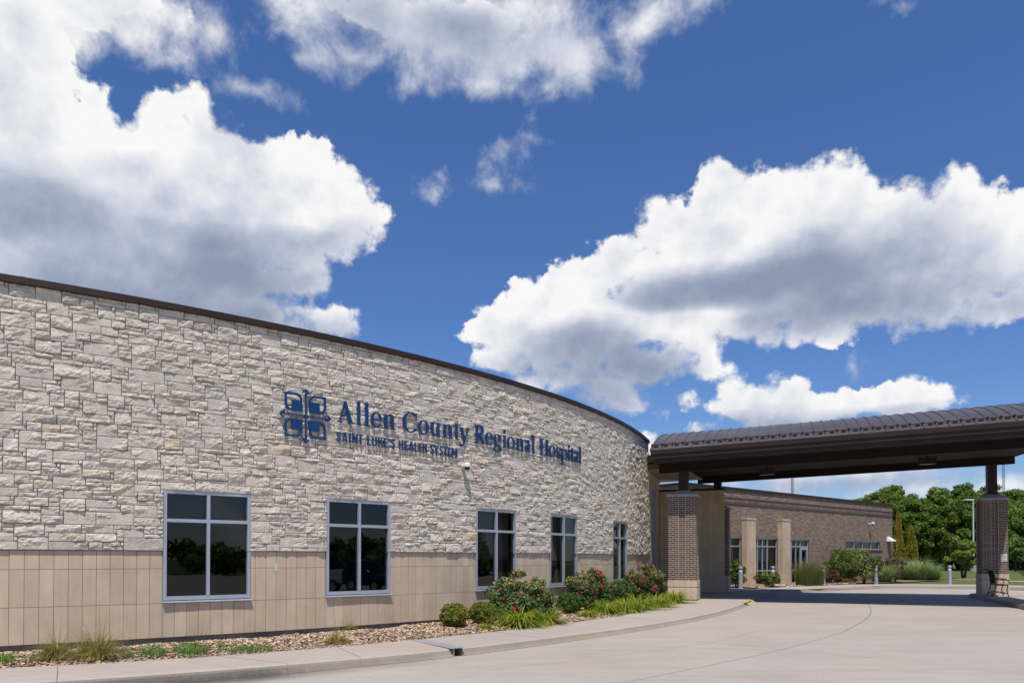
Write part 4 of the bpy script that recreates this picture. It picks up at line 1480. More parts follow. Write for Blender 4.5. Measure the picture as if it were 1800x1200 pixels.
# base ground: one large sheet to the horizon
mb = MB()
mb.poly([(-900, -900, -2.25), (900, -900, -2.25), (900, 1100, -2.25), (-900, 1100, -2.25)])
tag(mb.build('ground', M['lawn']), kind='structure')

# concrete driveway sheet
ys = np.concatenate([np.linspace(-40, 4, 12), np.linspace(5, 60, 111)])
xs = np.linspace(-40, 70, 56)
X, Y = np.meshgrid(xs, ys)
Zd = np.vectorize(z_drive)(Y)
idx = np.arange(X.size).reshape(X.shape)
Fq = np.stack([idx[:-1, :-1], idx[:-1, 1:], idx[1:, 1:], idx[1:, :-1]], -1).reshape(-1, 4)
drive = link('driveway', np_mesh('driveway', np.stack([X.ravel(), Y.ravel(), Zd.ravel()], 1), Fq, M['drive'], smooth=True))
tag(drive, kind='structure')

FRONT = [(-420, 1246), (-120, 1211), (0, 1199), (100, 1194.5), (240, 1185), (370, 1175.5), (520, 1164.5), (600, 1157.5), (700, 1148.5), (793, 1140), (860, 1131.7), (980, 1117.5), (1090, 1103), (1160, 1093.3), (1220, 1083.5), (1260, 1074.5), (1290, 1066), (1305, 1060.5), (1312, 1057)]
BACK = [(-420, 1207), (-120, 1180), (0, 1173), (120, 1168), (240, 1161.6), (380, 1152.5), (520, 1142), (600, 1135.5), (720, 1125), (860, 1110.7), (980, 1097.5), (1061, 1087), (1145, 1072.5), (1200, 1060)]
fr = smooth_poly([at_zf(a, b, z_walk) for a, b in FRONT], 1)
bk = smooth_poly([at_zf(a, b, z_walk) for a, b in BACK], 1)
for i, p in enumerate(fr): fr[i, 2] = z_walk(p[1])
for i, p in enumerate(bk): bk[i, 2] = z_walk(p[1])
# drain channel: cut lines across the walk between the two parameter values
dA = np.array(at_z(806, 1139.5, z_walk(13.2)))
dB = np.array(at_z(733, 1123.5, z_walk(14.5)))
NW = 260
fs, fq = resample(fr, NW)
bs, _ = resample(bk, NW)


def near(P, q): return int(np.argmin(np.linalg.norm(P[:, :2] - q, axis=1)))


# re-time the back edge so that cross lines run like the drain plate
def remap(P, anchors):
    s = np.concatenate([[0], np.cumsum(np.linalg.norm(np.diff(P[:, :2], axis=0), axis=1))])
    key = [0] + [a for a, _ in anchors] + [NW - 1]
    val = [0] + [s[near(P, q)] for _, q in anchors] + [s[-1]]
    q = np.interp(np.arange(NW), key, val)
    return np.stack([np.interp(q, s, P[:, k]) for k in range(3)], 1)


bfine, _ = resample(bk, 900)
iD = near(fs, dA)
anch = []
for a, b in (((100, 1194.5), (102, 1169)), ((500, 1166), (380, 1152.5)), ((637, 1154), (592, 1136))):
    A_p, B_p = np.array(at_zf(*a, z_walk)[:2]), np.array(at_zf(*b, z_walk)[:2])
    anch.append((near(fs, A_p), B_p))
anch.append((iD, dB))
for a, b in (((955, 1121), (868, 1109.5)), ((1165, 1092), (1090, 1083))):
    A_p, B_p = np.array(at_zf(*a, z_walk)[:2]), np.array(at_zf(*b, z_walk)[:2])
    anch.append((near(fs, A_p), B_p))
anch.sort(key=lambda q: q[0])
bs = remap(bfine, anch)
jidx = [a for a, _ in anch if a != iD] + [near(fs, np.array(at_zf(-180, 1218, z_walk)[:2]))]
iD0, iD1 = iD - 1, iD + 1
mb = MB()


def curb_prof(p, nout):
    """rolled curb face: (offset outwards, height) from the walk edge to the gutter"""
    zt, zd = p[2], z_drive(p[1]) + .004
    h = zt - zd
    return [(0, zt), (.035, zt - .006), (.062, zt - .024), (.078, zt - .055), (.10, zt - h * .75), (.125, zt - h * .93), (.16, zd)]


nrm = np.gradient(fs[:, :2], axis=0)
nrm /= np.linalg.norm(nrm, axis=1)[:, None]
nrm = np.stack([nrm[:, 1], -nrm[:, 0]], 1)
EDGE = fs - np.concatenate([nrm * .055, np.zeros((NW, 1))], 1)
for i in range(NW - 1):
    if iD0 <= i < iD1: continue
    hw = 5
    rows = [[tuple(EDGE[j] + (bs[j] - EDGE[j]) * k / hw) for k in range(hw + 1)] for j in (i, i + 1)]
    for k in range(hw):
        mb.poly([rows[0][k], rows[1][k], rows[1][k + 1], rows[0][k + 1]], 0)
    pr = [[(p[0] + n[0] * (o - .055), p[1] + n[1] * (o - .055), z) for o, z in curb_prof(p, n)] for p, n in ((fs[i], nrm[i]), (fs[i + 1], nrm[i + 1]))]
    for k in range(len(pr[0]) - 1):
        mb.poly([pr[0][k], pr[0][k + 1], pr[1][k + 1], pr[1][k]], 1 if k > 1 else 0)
    # back edge skirt down into the bed
    a, b = bs[i], bs[i + 1]
    mb.poly([tuple(a), tuple(b), (b[0], b[1], b[2] - .2), (a[0], a[1], a[2] - .2)], 1)
# channel through the walk
for j in (iD0, iD1):
    a, b = fs[j] + np.array([*(nrm[j] * .10), 0]), bs[j]
    zd = z_drive(fs[j][1]) + .006
    mb.poly([tuple(a), tuple(b), (b[0], b[1], zd), (a[0], a[1], zd)], 1)
a0, a1, b0, b1 = fs[iD0], fs[iD1], bs[iD0], bs[iD1]
zd = z_drive(a0[1]) + .006
mb.poly([(a0[0], a0[1], zd), (a1[0], a1[1], zd), (b1[0], b1[1], zd + .02), (b0[0], b0[1], zd + .02)], 2)
# scored joints
for i in jidx:
    a, b = EDGE[i], bs[i]
    d = (b - a) / np.linalg.norm(b - a); t_ = np.array([d[1], -d[0], 0]) * .0055
    m_ = (a + b) / 2
    up = np.array([0, 0, .003])
    mb.poly([tuple(a - t_ + up), tuple(a + t_ + up), tuple(b + t_ + up), tuple(b - t_ + up)], 2)
    pr = curb_prof(fs[i], nrm[i])
    tt = np.array([-nrm[i][1], nrm[i][0]]) * .004
    for (o0, z0), (o1, z1) in zip(pr, pr[1:]):
        q0 = fs[i][:2] + nrm[i] * (o0 - .053); q1 = fs[i][:2] + nrm[i] * (o1 - .053)
        mb.poly([(*(q0 - tt), z0 + .002), (*(q1 - tt), z1 + .002), (*(q1 + tt), z1 + .002), (*(q0 + tt), z0 + .002)], 2)
walk = mb.build('sidewalk', [M['walk'], M['curb'], M['joint']])
tag(walk, kind='structure')
# steel plate over the channel
mb = MB()
d = bs[iD] - fs[iD]; d[2] = 0
L_ = np.linalg.norm(d); d /= L_
t_ = np.array([-d[1], d[0], 0])
w_half = np.linalg.norm(fs[iD1][:2] - fs[iD0][:2]) / 2 + .045
a = fs[iD] - d * .09 + np.array([0, 0, .008]); b = fs[iD] + d * (L_ - .02) + np.array([0, 0, .010])
q = [a - t_ * w_half, a + t_ * w_half, b + t_ * w_half, b - t_ * w_half]
mb.hexa([tuple(x) for x in q], [tuple(x + np.array([0, 0, .012])) for x in q])
for f_ in (.12, .88):
    for s_ in (-.7, .7):
        c = a + (b - a) * f_ + t_ * w_half * s_
        mb.lathe([(.02, .012), (.02, .018), (.001, .02)], 8, tuple(c))
pl = mb.build('drain_plate', M['steel'])
tag(pl, 'grey steel drain cover plate crossing the sidewalk at the curb opening', 'drain cover')

# entry plaza under the canopy, its ramp edge and the far walk with curb
zp = -1.384
F2 = [(1312, 1057), (1321, 1051.5), (1330, 1046.5), (1338, 1043), (1352, 1039.2), (1367, 1036.3), (1400, 1035.2), (1440, 1034), (1500, 1031), (1540, 1029.3), (1590, 1028.8), (1640, 1029.2), (1720, 1030), (1800, 1031.8), (1900, 1036), (2050, 1046)]
B2 = [(1200, 1060), (1232, 1049), (1232, 1043), (1276, 1041), (1285, 1034.5), (1327, 1034.0), (1363, 1031.3), (1420, 1028.6), (1452, 1024.6), (1500, 1026.4), (1540, 1026.2), (1590, 1026.0), (1640, 1026.2), (1720, 1026.8), (1800, 1028.6), (1900, 1032), (2050, 1040)]
zf = lambda y: z_walk(y) - .004
f2 = [at_zf(a, b, zf) for a, b in F2]
b2 = [at_zf(a, b, zf) for a, b in B2]
f2r, _ = resample(smooth_poly(f2, 1), 150)
mb = MB()
# plaza polygon: fan between the edge polylines
pz = f2[:6] + [b2[6], b2[5], b2[4]]
plz = [(x, y, z) for x, y, z in f2[:7]] + [(x, y, z) for x, y, z in (b2[7], b2[6], b2[5])] + [(9.6, 36.2, -1.39), (6.0, 34.5, -1.386), (4.5, 30.5, -1.386), (4.9, 27.0, -1.386)] + [tuple(bs[-1])]
mb.poly([tuple(p) for p in plz][::1], 0)
for i in range(6, len(f2) - 1):
    a, b = f2[i], f2[i + 1]
    c, d = b2[i + 1], b2[i + 2] if i + 2 < len(b2) else b2[-1]
    mb.poly([tuple(a), tuple(b), tuple(d), tuple(c)], 0)
for i in range(len(f2r) - 1):
    a, b = f2r[i], f2r[i + 1]
    ta = (b - a)[:2]; ta /= np.linalg.norm(ta); na = np.array([ta[1], -ta[0]])
    for o0, z0, o1, z1 in ((0, 0, .03, -.02), (.03, -.02, .08, -.3)):
        A = [(*(a[:2] + na * o0), a[2] + z0), (*(a[:2] + na * o1), max(a[2] + z1, z_drive(a[1]) + .003) if z1 < -.1 else a[2] + z1)]
        B = [(*(b[:2] + na * o0), b[2] + z0), (*(b[:2] + na * o1), max(b[2] + z1, z_drive(b[1]) + .003) if z1 < -.1 else b[2] + z1)]
        mb.poly([A[0], A[1], B[1], B[0]], 1)
pz = mb.build('entrance_walk', [M['walk'], M['curb']])
tag(pz, kind='structure')
# yellow paint at the two curb ends
mb = MB()
for pts in ([(1303, 1057.6), (1317, 1052.6), (1322, 1053.3), (1311, 1059.0)], [(1334, 1042.6), (1350, 1039.2), (1353, 1040.2), (1339, 1043.8)]):
    q = [at_zf(a, b, lambda y: z_walk(y) + .004) for a, b in pts]
    mb.poly(q)
q = [at_zf(a, b, lambda y: z_walk(y) - .02) for a, b in [(1311, 1059.2), (1322, 1053.4)]]
mb.poly([q[0], q[1], (q[1][0] + .1, q[1][1] - .08, q[1][2] - .075), (q[0][0] + .1, q[0][1] - .08, q[0][2] - .075)])
tag(mb.build('curb_paint', M['yellow']), kind='structure')

# island carrying the far piers
mb = MB()


def island(poly, z, name):
    n = len(poly)
    c = np.mean(poly, axis=0)
    top = [(x, y, z) for x, y in poly]
    mb.poly(top, 0)
    for i in range(n):
        a, b = np.array(poly[i]), np.array(poly[(i + 1) % n])
        oa, ob = (a - c) / np.linalg.norm(a - c), (b - c) / np.linalg.norm(b - c)
        A1, B1 = a + oa * .04, b + ob * .04
        A2, B2 = a + oa * .11, b + ob * .11
        mb.poly([(*a, z), (*b, z), (*B1, z - .03), (*A1, z - .03)], 1)
        mb.poly([(*A1, z - .03), (*B1, z - .03), (*B2, z_drive(B2[1]) + .003), (*A2, z_drive(A2[1]) + .003)], 1)


iz = -1.355
e = lambda u, v: tuple(P1 + u * U + v * Vv)


def nose(uc, v, r, s):
    return [e(uc - r * math.cos(t), v + s * r * math.sin(t)) for t in np.linspace(0, PI, 9)]


# two raised curbed ends with a flush walk between them
u0, u1 = 10.05, 12.9
island([e(u0, 6.45), e(u0 + .05, 7.6)] + [e(u0 + .25, 8.05), e(u0 + .7, 8.35), e(u1, 8.5), e(u1, 6.45)], iz, 'n')
island([e(u0 - .1, -3.5), e(u0 - .12, 4.55), e(u0 + .02, 4.95), e(u0 + .35, 5.1), e(u1, 5.1), e(u1, -3.5)], iz, 's')
q = [e(u0 - .05, 5.0), e(u1, 5.0), e(u1, 6.55), e(u0 - .05, 6.55)]
mb.poly([(q[0][0], q[0][1], z_drive(q[0][1]) + .006), (q[1][0], q[1][1], iz - .005), (q[2][0], q[2][1], iz - .005), (q[3][0], q[3][1], z_drive(q[3][1]) + .006)], 0)
tag(mb.build('traffic_island', [M['walk'], M['curb']]), kind='structure')

# joints and hairline cracks in the driveway
mb = MB()


def floor_line(px, w, smooth=True):
    P = smooth_path([at_zf(a, b, z_drive) for a, b in px], 6) if smooth else np.array([at_zf(a, b, z_drive) for a, b in px])
    for a, b in zip(P, P[1:]):
        d = (b - a)[:2]; d /= np.linalg.norm(d) + 1e-9
        n = np.array([-d[1], d[0]]) * w / 2
        za, zb_ = z_drive(a[1]) + .004, z_drive(b[1]) + .004
        mb.poly([(*(a[:2] - n), za), (*(b[:2] - n), zb_), (*(b[:2] + n), zb_), (*(a[:2] + n), za)])


floor_line([(1517, 1044), (1522, 1054), (1529, 1066), (1531, 1076), (1523, 1087), (1505, 1098), (1485, 1109)], .016)
tag(mb.build('driveway_crack', M['joint']), kind='structure')
mb = MB()
for pl_, w in (([(1485, 1109), (1390, 1137), (1250, 1168), (1060, 1206)], .010), ([(1220, 1126), (1480, 1150), (1810, 1186)], .008), ([(840, 1178), (1010, 1160), (1240, 1130), (1330, 1108)], .007)):
    floor_line(pl_, w)
tag(mb.build('driveway_joint', mat('faded_joint', (0.38, 0.335, 0.285), 0.9)), kind='structure')
# oily dirt left in the gutter on the left
mb = MB()
m_, nt, b_ = new_mat('gutter_stain')
ob = nt.n('ShaderNodeTexCoord').outputs['Object']
n1 = nt.noise(ob, 2.4, 5, .7); n2 = nt.noise(ob, 60, 3, .7)
at = nt.n('ShaderNodeAttribute', attribute_name='tint').outputs['Fac']
al = nt.math('MULTIPLY', nt.math('MULTIPLY', at, nt.rng(n1.outputs['Fac'], .25, .5, 0.35, 1, True)), nt.rng(n2.outputs['Fac'], .35, .6, 0.45, 1))
b_.inputs['Base Color'].default_value = (.085, .075, .07, 1)
b_.inputs['Roughness'].default_value = .9
nt.put(b_.inputs['Alpha'], nt.math('MULTIPLY', al, .85, clamp=True))
NS = 16
i0, i1 = near(fs, np.array(at_zf(-60, 1204, z_walk)[:2])), near(fs, np.array(at_zf(760, 1144, z_walk)[:2]))
ii = np.linspace(i0, i1, 90).astype(int)
def gutter_row(j):
    """points from the foot of the curb face out over the gutter, a few millimetres proud"""
    pr = curb_prof(fs[j], nrm[j])
    out = [(*(fs[j][:2] + nrm[j] * (o - .055 + .003)), z + .003) for o, z in pr[2:]]
    for k in range(1, 10):
        q = fs[j][:2] + nrm[j] * (pr[-1][0] - .055 + .06 * k)
        out.append((q[0], q[1], z_drive(q[1]) + .0045))
    return out


wts = [.15, .55, .95, 1, 1, .95, .85, .72, .6, .45, .32, .2, .1, 0]
for a, b in zip(ii, ii[1:]):
    ra, rb = gutter_row(a), gutter_row(b)
    s_ = np.interp((a + b) / 2, [i0, i0 + (i1 - i0) * .12, i0 + (i1 - i0) * .55, i0 + (i1 - i0) * .68, i1], [.15, .8, 1, .35, .1])
    for k in range(len(ra) - 1):
        mb.poly([ra[k], ra[k + 1], rb[k + 1], rb[k]], t=float(s_ * wts[k]))
tag(mb.build('gutter_dirt', m_), kind='structure')

# far lawn beyond the curb, road across it
lawn_b = [tuple(p[:2]) for p in b2[7:]]
mb = MB()
zl = -1.445
far = 900
Pn = [(p[0], p[1]) for p in b2[7:]]
for a, b in zip(Pn, Pn[1:]):
    mb.poly([(a[0], a[1], z_walk(a[1]) - .035), (b[0], b[1], z_walk(b[1]) - .035), (b[0] * 1.5, max(b[1] * 1.5, 60), -1.5), (a[0] * 1.5, max(a[1] * 1.5, 60), -1.5)])
    mb.poly([(a[0] * 1.5, max(a[1] * 1.5, 60), -1.5), (b[0] * 1.5, max(b[1] * 1.5, 60), -1.5), (b[0] * 24, 1000, -1.52), (a[0] * 24, 1000, -1.52)])
a = Pn[-1]
mb.poly([(a[0], a[1], z_walk(a[1]) - .035), (200, 20, -1.5), (900, 1000, -1.52), (a[0] * 24, 1000, -1.52), (a[0] * 1.5, max(a[1] * 1.5, 60), -1.5)])
a = Pn[0]
mb.poly([(a[0], a[1], z_walk(a[1]) - .035), (a[0] * 1.5, max(a[1] * 1.5, 60), -1.5), (a[0] * 24, 1000, -1.52), (-900, 1000, -1.52), (-60, 60, -1.5), (8, 38, -1.45)])
lawn = mb.build('lawn', M['lawn'])
tag(lawn, kind='structure')
mb = MB()
mb.poly([(-100, 101, -1.49), (300, 101, -1.49), (300, 112, -1.49), (-100, 112, -1.49)])
tag(mb.build('far_road', M['asphalt']), kind='structure')
mb = MB()
q = [at_z(a, b, -1.47) for a, b in ((1774, 1021.6), (1900, 1024), (1900, 1022), (1774, 1020.2))]
mb.poly([(x, y, -1.465) for x, y in q])
q = [at_z(a, b, -1.47) for a, b in ((1632, 1018.4), (1646, 1018.4), (1646, 1017), (1632, 1017))]
mb.poly([(x, y, -1.463) for x, y in q])
tag(mb.build('far_path', M['walk']), kind='structure')

# ---- mulch bed between walk and wing
NBED = 170
bb, _ = resample(bk, NBED)
bed_rows = []
for p in bb:
    v = p[:2] - np.array([CX, CY])
    r = np.linalg.norm(v)
    w = np.array([CX, CY]) + v / r * (R0 - .09)
    bed_rows.append((p, w))
PIER_END = np.array([5.35, 25.4])


def bed_z(f, p, y):
    zs = z_walk(p[1]) - .012
    zw = -1.525 + np.clip((y - 11) / 14, 0, 1) * .115
    return zs + (zw - zs) * min(1, f * 1.6) + .045 * math.sin(min(1, f) * PI)


nf = 9
V, Fq = [], []
for i, (p, w) in enumerate(bed_rows):
    for k in range(nf):
        f = k / (nf - 1)
        q = p[:2] + (w - p[:2]) * f
        V.append((q[0], q[1], bed_z(f, p, q[1]) + float(vnoise(q[0] * 3, q[1] * 3, seed=9) - .5) * .05 * min(1, f * 6)))
for i in range(NBED - 1):
    for k in range(nf - 1):
        a = i * nf + k
        Fq.append((a, a + nf, a + nf + 1, a + 1))
bed = link('mulch_bed', np_mesh('mulch_bed', V, np.array(Fq), M['soil'], smooth=True))
tag(bed, kind='structure')


def bed_at(px, py):
    """plan point and height of the mulch at a pixel (used to set plants)"""
    z = -1.5
    for _ in range(8):
        x, y = at_z(px, py, z)
        d = [np.linalg.norm(b[0][:2] - (x, y)) for b in bed_rows]
        p, w = bed_rows[int(np.argmin(d))]
        f = min(1, max(0, np.dot(np.array([x, y]) - p[:2], w - p[:2]) / np.dot(w - p[:2], w - p[:2])))
        z = bed_z(f, p, y)
    return np.array([x, y, z])


def scatter_chips(n, rng):
    i = rng.random(n) ** 1.15 * (NBED - 2)
    f = rng.random(n)
    out = np.zeros((n, 3))
    for k in range(n):
        a = int(i[k]); fr_ = i[k] - a
        p0, w0 = bed_rows[a]; p1, w1 = bed_rows[a + 1]
        p = p0 + (p1 - p0) * fr_; w = w0 + (w1 - w0) * fr_
        q = p[:2] + (w - p[:2]) * f[k]
        out[k] = (q[0], q[1], bed_z(f[k], p, q[1]) + float(vnoise(q[0] * 3, q[1] * 3, seed=9) - .5) * .05 * min(1, f[k] * 6))
    return out


def quads(C, A, B, tint):
    """rhombic leaf quads: centre C, half axes A and B"""
    n = len(C)
    V = np.stack([C - A, C + B, C + A, C - B], 1).reshape(-1, 3)
    return V, np.arange(4 * n).reshape(n, 4), tint


def rand_dirs(n, rng):
    v = rng.normal(size=(n, 3))
    return v / np.linalg.norm(v, axis=1)[:, None]


rng = np.random.default_rng(21)
n = 42000
C = scatter_chips(n, rng)
C[:, 2] += rng.random(n) * .022
az = rng.random(n) * 2 * PI
ln = rng.uniform(.010, .034, n)
A = np.stack([np.cos(az) * ln, np.sin(az) * ln, rng.normal(0, .25, n) * ln], 1)
wd = ln * rng.uniform(.25, .6, n)
B = np.stack([-np.sin(az) * wd, np.cos(az) * wd, rng.normal(0, .35, n) * wd], 1)
# square-ended chips
V = np.stack([C - A - B, C - A + B, C + A + B, C + A - B], 1).reshape(-1, 3)
tint = np.clip(rng.beta(2.2, 2.0, n), 0, 1)
ch = link('wood_chips', np_mesh('wood_chips', V, np.arange(4 * n).reshape(n, 4), M['chip'], tint=tint))
tag(ch, kind='stuff', label='brown shredded wood chips covering the planting bed', cat='mulch')
# mulch ring and mulch by the brick wing
mb = MB()
q = [bp(t, 0, o) for t, o in ((3.0, 0.02), (13.2, 0.02), (13.8, 2.1), (11.5, 2.2), (9, 2.0), (6, 1.6), (4.2, 1.3))]
mb.poly([(x, y, -1.385) for x, y, z in q])
q = [bp(t, 0, o) for t, o in ((13.2, 0.02), (T_END + 3, 0.02), (T_END + 3, 2.2), (18, 2.6), (13.8, 2.1))]
mb.poly([(x, y, -1.392) for x, y, z in q])
tag(mb.build('wing_bed', M['soil']), kind='structure')
n = 5000
tt, oo = rng.uniform(3.2, 14, n), rng.uniform(.05, 2.0, n)
C = np.array([bp(t, -1.375, o) for t, o in zip(tt, oo)])
az = rng.random(n) * 2 * PI; ln = rng.uniform(.03, .07, n)
A = np.stack([np.cos(az) * ln, np.sin(az) * ln, rng.normal(0, .25, n) * ln], 1); wd = ln * .5
B = np.stack([-np.sin(az) * wd, np.cos(az) * wd, rng.normal(0, .3, n) * wd], 1)
V = np.stack([C - A - B, C - A + B, C + A + B, C + A - B], 1).reshape(-1, 3)
tag(link('wing_wood_chips', np_mesh('wing_wood_chips', V, np.arange(4 * n).reshape(n, 4), M['chip'], tint=rng.beta(2.4, 2, n))), kind='stuff', label='tan wood chips along the foot of the brick wing', cat='mulch')
# ================================================================= foliage builders (all meshes in local coordinates, base at z = 0)
def crown_cloud(rng, n, blobs, size, flat=0.35, upbias=0.25, fill=0.35, aspect=1.6):
    """leaf-sized quads spread through and over a set of ellipsoid clumps (x, y, z, rx, ry, rz)"""
    blobs = np.array(blobs, float)
    vol = (blobs[:, 3] * blobs[:, 4] * blobs[:, 5]) ** (2 / 3)
    k = rng.choice(len(blobs), n, p=vol / vol.sum())
    d = rand_dirs(n, rng)
    rad = np.where(rng.random(n) < fill, rng.random(n) ** .5, rng.uniform(.8, 1.08, n))
    P = blobs[k, :3] + d * rad[:, None] * blobs[k, 3:6]
    nrm = d + rng.normal(0, .55, (n, 3)); nrm[:, 2] += upbias
    nrm /= np.linalg.norm(nrm, axis=1)[:, None]
    a = np.cross(nrm, rand_dirs(n, rng)); a /= np.linalg.norm(a, axis=1)[:, None] + 1e-9
    b = np.cross(nrm, a)
    s = size * rng.uniform(.6, 1.35, n)
    V, F, _ = quads(P, a * s[:, None], b * (s / aspect)[:, None], None)
    tc = rng.normal(0, .13, len(blobs))[k]
    t = np.clip(.45 + tc + rng.normal(0, .17, n), 0, 1)
    return V, F, t


def blades(rng, n, length, width, lean0, lean1, droop, base_r, segs=4, curl=0.0):
    """arched tapering grass blades from a tuft"""
    az = rng.random(n) * 2 * PI
    L = length * rng.uniform(.55, 1.15, n)
    lean = rng.uniform(lean0, lean1, n)
    br = base_r * np.sqrt(rng.random(n))
    baz = az + rng.normal(0, .5, n)
    P = np.stack([br * np.cos(baz), br * np.sin(baz), np.zeros(n)], 1)
    side = np.stack([-np.sin(az), np.cos(az), np.zeros(n)], 1)
    rows = []
    ang = lean.copy()
    for s in range(segs + 1):
        w = width * (1 - (s / segs) ** 1.6) + .0008
        w = w * rng.uniform(.7, 1.2, n) if s == 0 else w
        rows.append((P - side * np.reshape(w, (-1, 1)) if np.ndim(w) else P - side * w, P + side * np.reshape(w, (-1, 1)) if np.ndim(w) else P + side * w))
        step = L / segs
        P = P + np.stack([np.cos(az) * np.sin(ang), np.sin(az) * np.sin(ang), np.cos(ang)], 1) * step[:, None]
        ang = ang + droop * rng.uniform(.5, 1.4, n) / segs
        az = az + rng.normal(0, .1 + curl, n)
    V = np.stack([x for r in rows for x in r], 1)
    m = 2 * (segs + 1)
    V = V.reshape(-1, 3)
    base = np.arange(n)[:, None, None] * m
    q = np.array([(2 * s, 2 * s + 1, 2 * s + 3, 2 * s + 2) for s in range(segs)])[None]
    F = (base + q).reshape(-1, 4)
    t = np.repeat(np.clip(rng.normal(.5, .2, n), 0, 1), segs)
    seg = np.tile(np.arange(segs) / segs, n)
    t = np.clip(t + (seg - .4) * .35, 0, 1)
    V[:, 2] = np.maximum(V[:, 2], 0.004)
    return V, F, t


def merge(parts):
    V, F, T, o = [], [], [], 0
    for v, f, t in parts:
        V.append(v); F.append(f + o); T.append(t); o += len(v)
    return np.concatenate(V), np.concatenate(F), np.concatenate(T)


def plant_obj(name, data, m, parent=None):
    V, F, t = data
    return link(name, np_mesh(name, V, F, m, tint=t), parent)


def single(name, label, cat, loc, data, m, group=None, rz=0.0):
    o = plant_obj(name, data, m)
    o.location = loc; o.rotation_euler = (0, 0, rz)
    return tag(o, label, cat, group)


# ---- boxwoods
def ball(seed, rx, rz, n, size=.021, brown=0.0):
    rg_ = np.random.default_rng(seed)
    bl = [(0, 0, rz * .95, rx * .86, rx * .86, rz * .88)]
    for k in range(46):
        d = rand_dirs(1, rg_)[0]; d[2] = d[2] * .9 + .05
        bl.append((d[0] * rx * .8, d[1] * rx * .8, rz * .95 + d[2] * rz * .78, rx * rg_.uniform(.18, .27), rx * rg_.uniform(.18, .27), rz * rg_.uniform(.18, .27)))
    V, F, t = crown_cloud(rg_, n, bl, size, fill=.12, aspect=1.5)
    if brown:
        c = V.reshape(-1, 4, 3).mean(1)
        t = np.where((c[:, 0] > rx * .55) & (rg_.random(len(t)) < brown), rg_.uniform(.88, 1, len(t)), t)
    V[:, 2] = np.maximum(V[:, 2], .01)
    return V, F, t


bx = [(798, 1103, .325, .29, 'round clipped boxwood ball, the frontmost, with a browned right side', .45, 'box'),
      (848, 1098, .31, .285, 'slightly smaller clipped boxwood ball against the left end of the roses', .1, 'box'),
      (1000, 1079, .36, .31, 'dark green clipped mound in front of the gap between two rose bushes', 0, 'boxdark'),
      (968, 1072, .34, .30, 'dark green mound partly hidden behind a daylily and another mound', 0, 'boxdark'),
      (1092, 1061, .46, .40, 'low dark green mound behind the row of daylilies left of centre', 0, 'boxdark'),
      (1121, 1054, .40, .42, 'dark green mound under the rose bush nearest the brick pier', 0, 'boxdark')]
for i, (px, py, rx, rz, lb, br, mt) in enumerate(bx):
    p = bed_at(px, py)
    p[:2] += (p[:2] / np.linalg.norm(p[:2])) * rx * .6
    q = bed_at(*pix((p[0], p[1], p[2])))
    single('boxwood' if mt == 'box' else 'clipped_mound', lb, 'shrub', (p[0], p[1], p[2] - .02), ball(40 + i, rx, rz, 9000, brown=br), M[mt], 'clipped mounds in the planting bed')

# ---- roses
flower_me = None
rgf = np.random.default_rng(77)
parts_ = []
for k in range(26):
    d = rand_dirs(1, rgf)[0]; d[2] = abs(d[2]) * .6
    c = d * .017
    a = np.cross(d + rgf.normal(0, .5, 3), rand_dirs(1, rgf)[0]); a /= np.linalg.norm(a)
    b = np.cross(d, a)
    V, F, _ = quads(c[None], (a * .020)[None], (b * .017)[None], None)
    parts_.append((V, F, np.array([rgf.random()])))
V, F, t = merge(parts_)
flower_me = np_mesh('flower', V, F, M['rose'], tint=t)


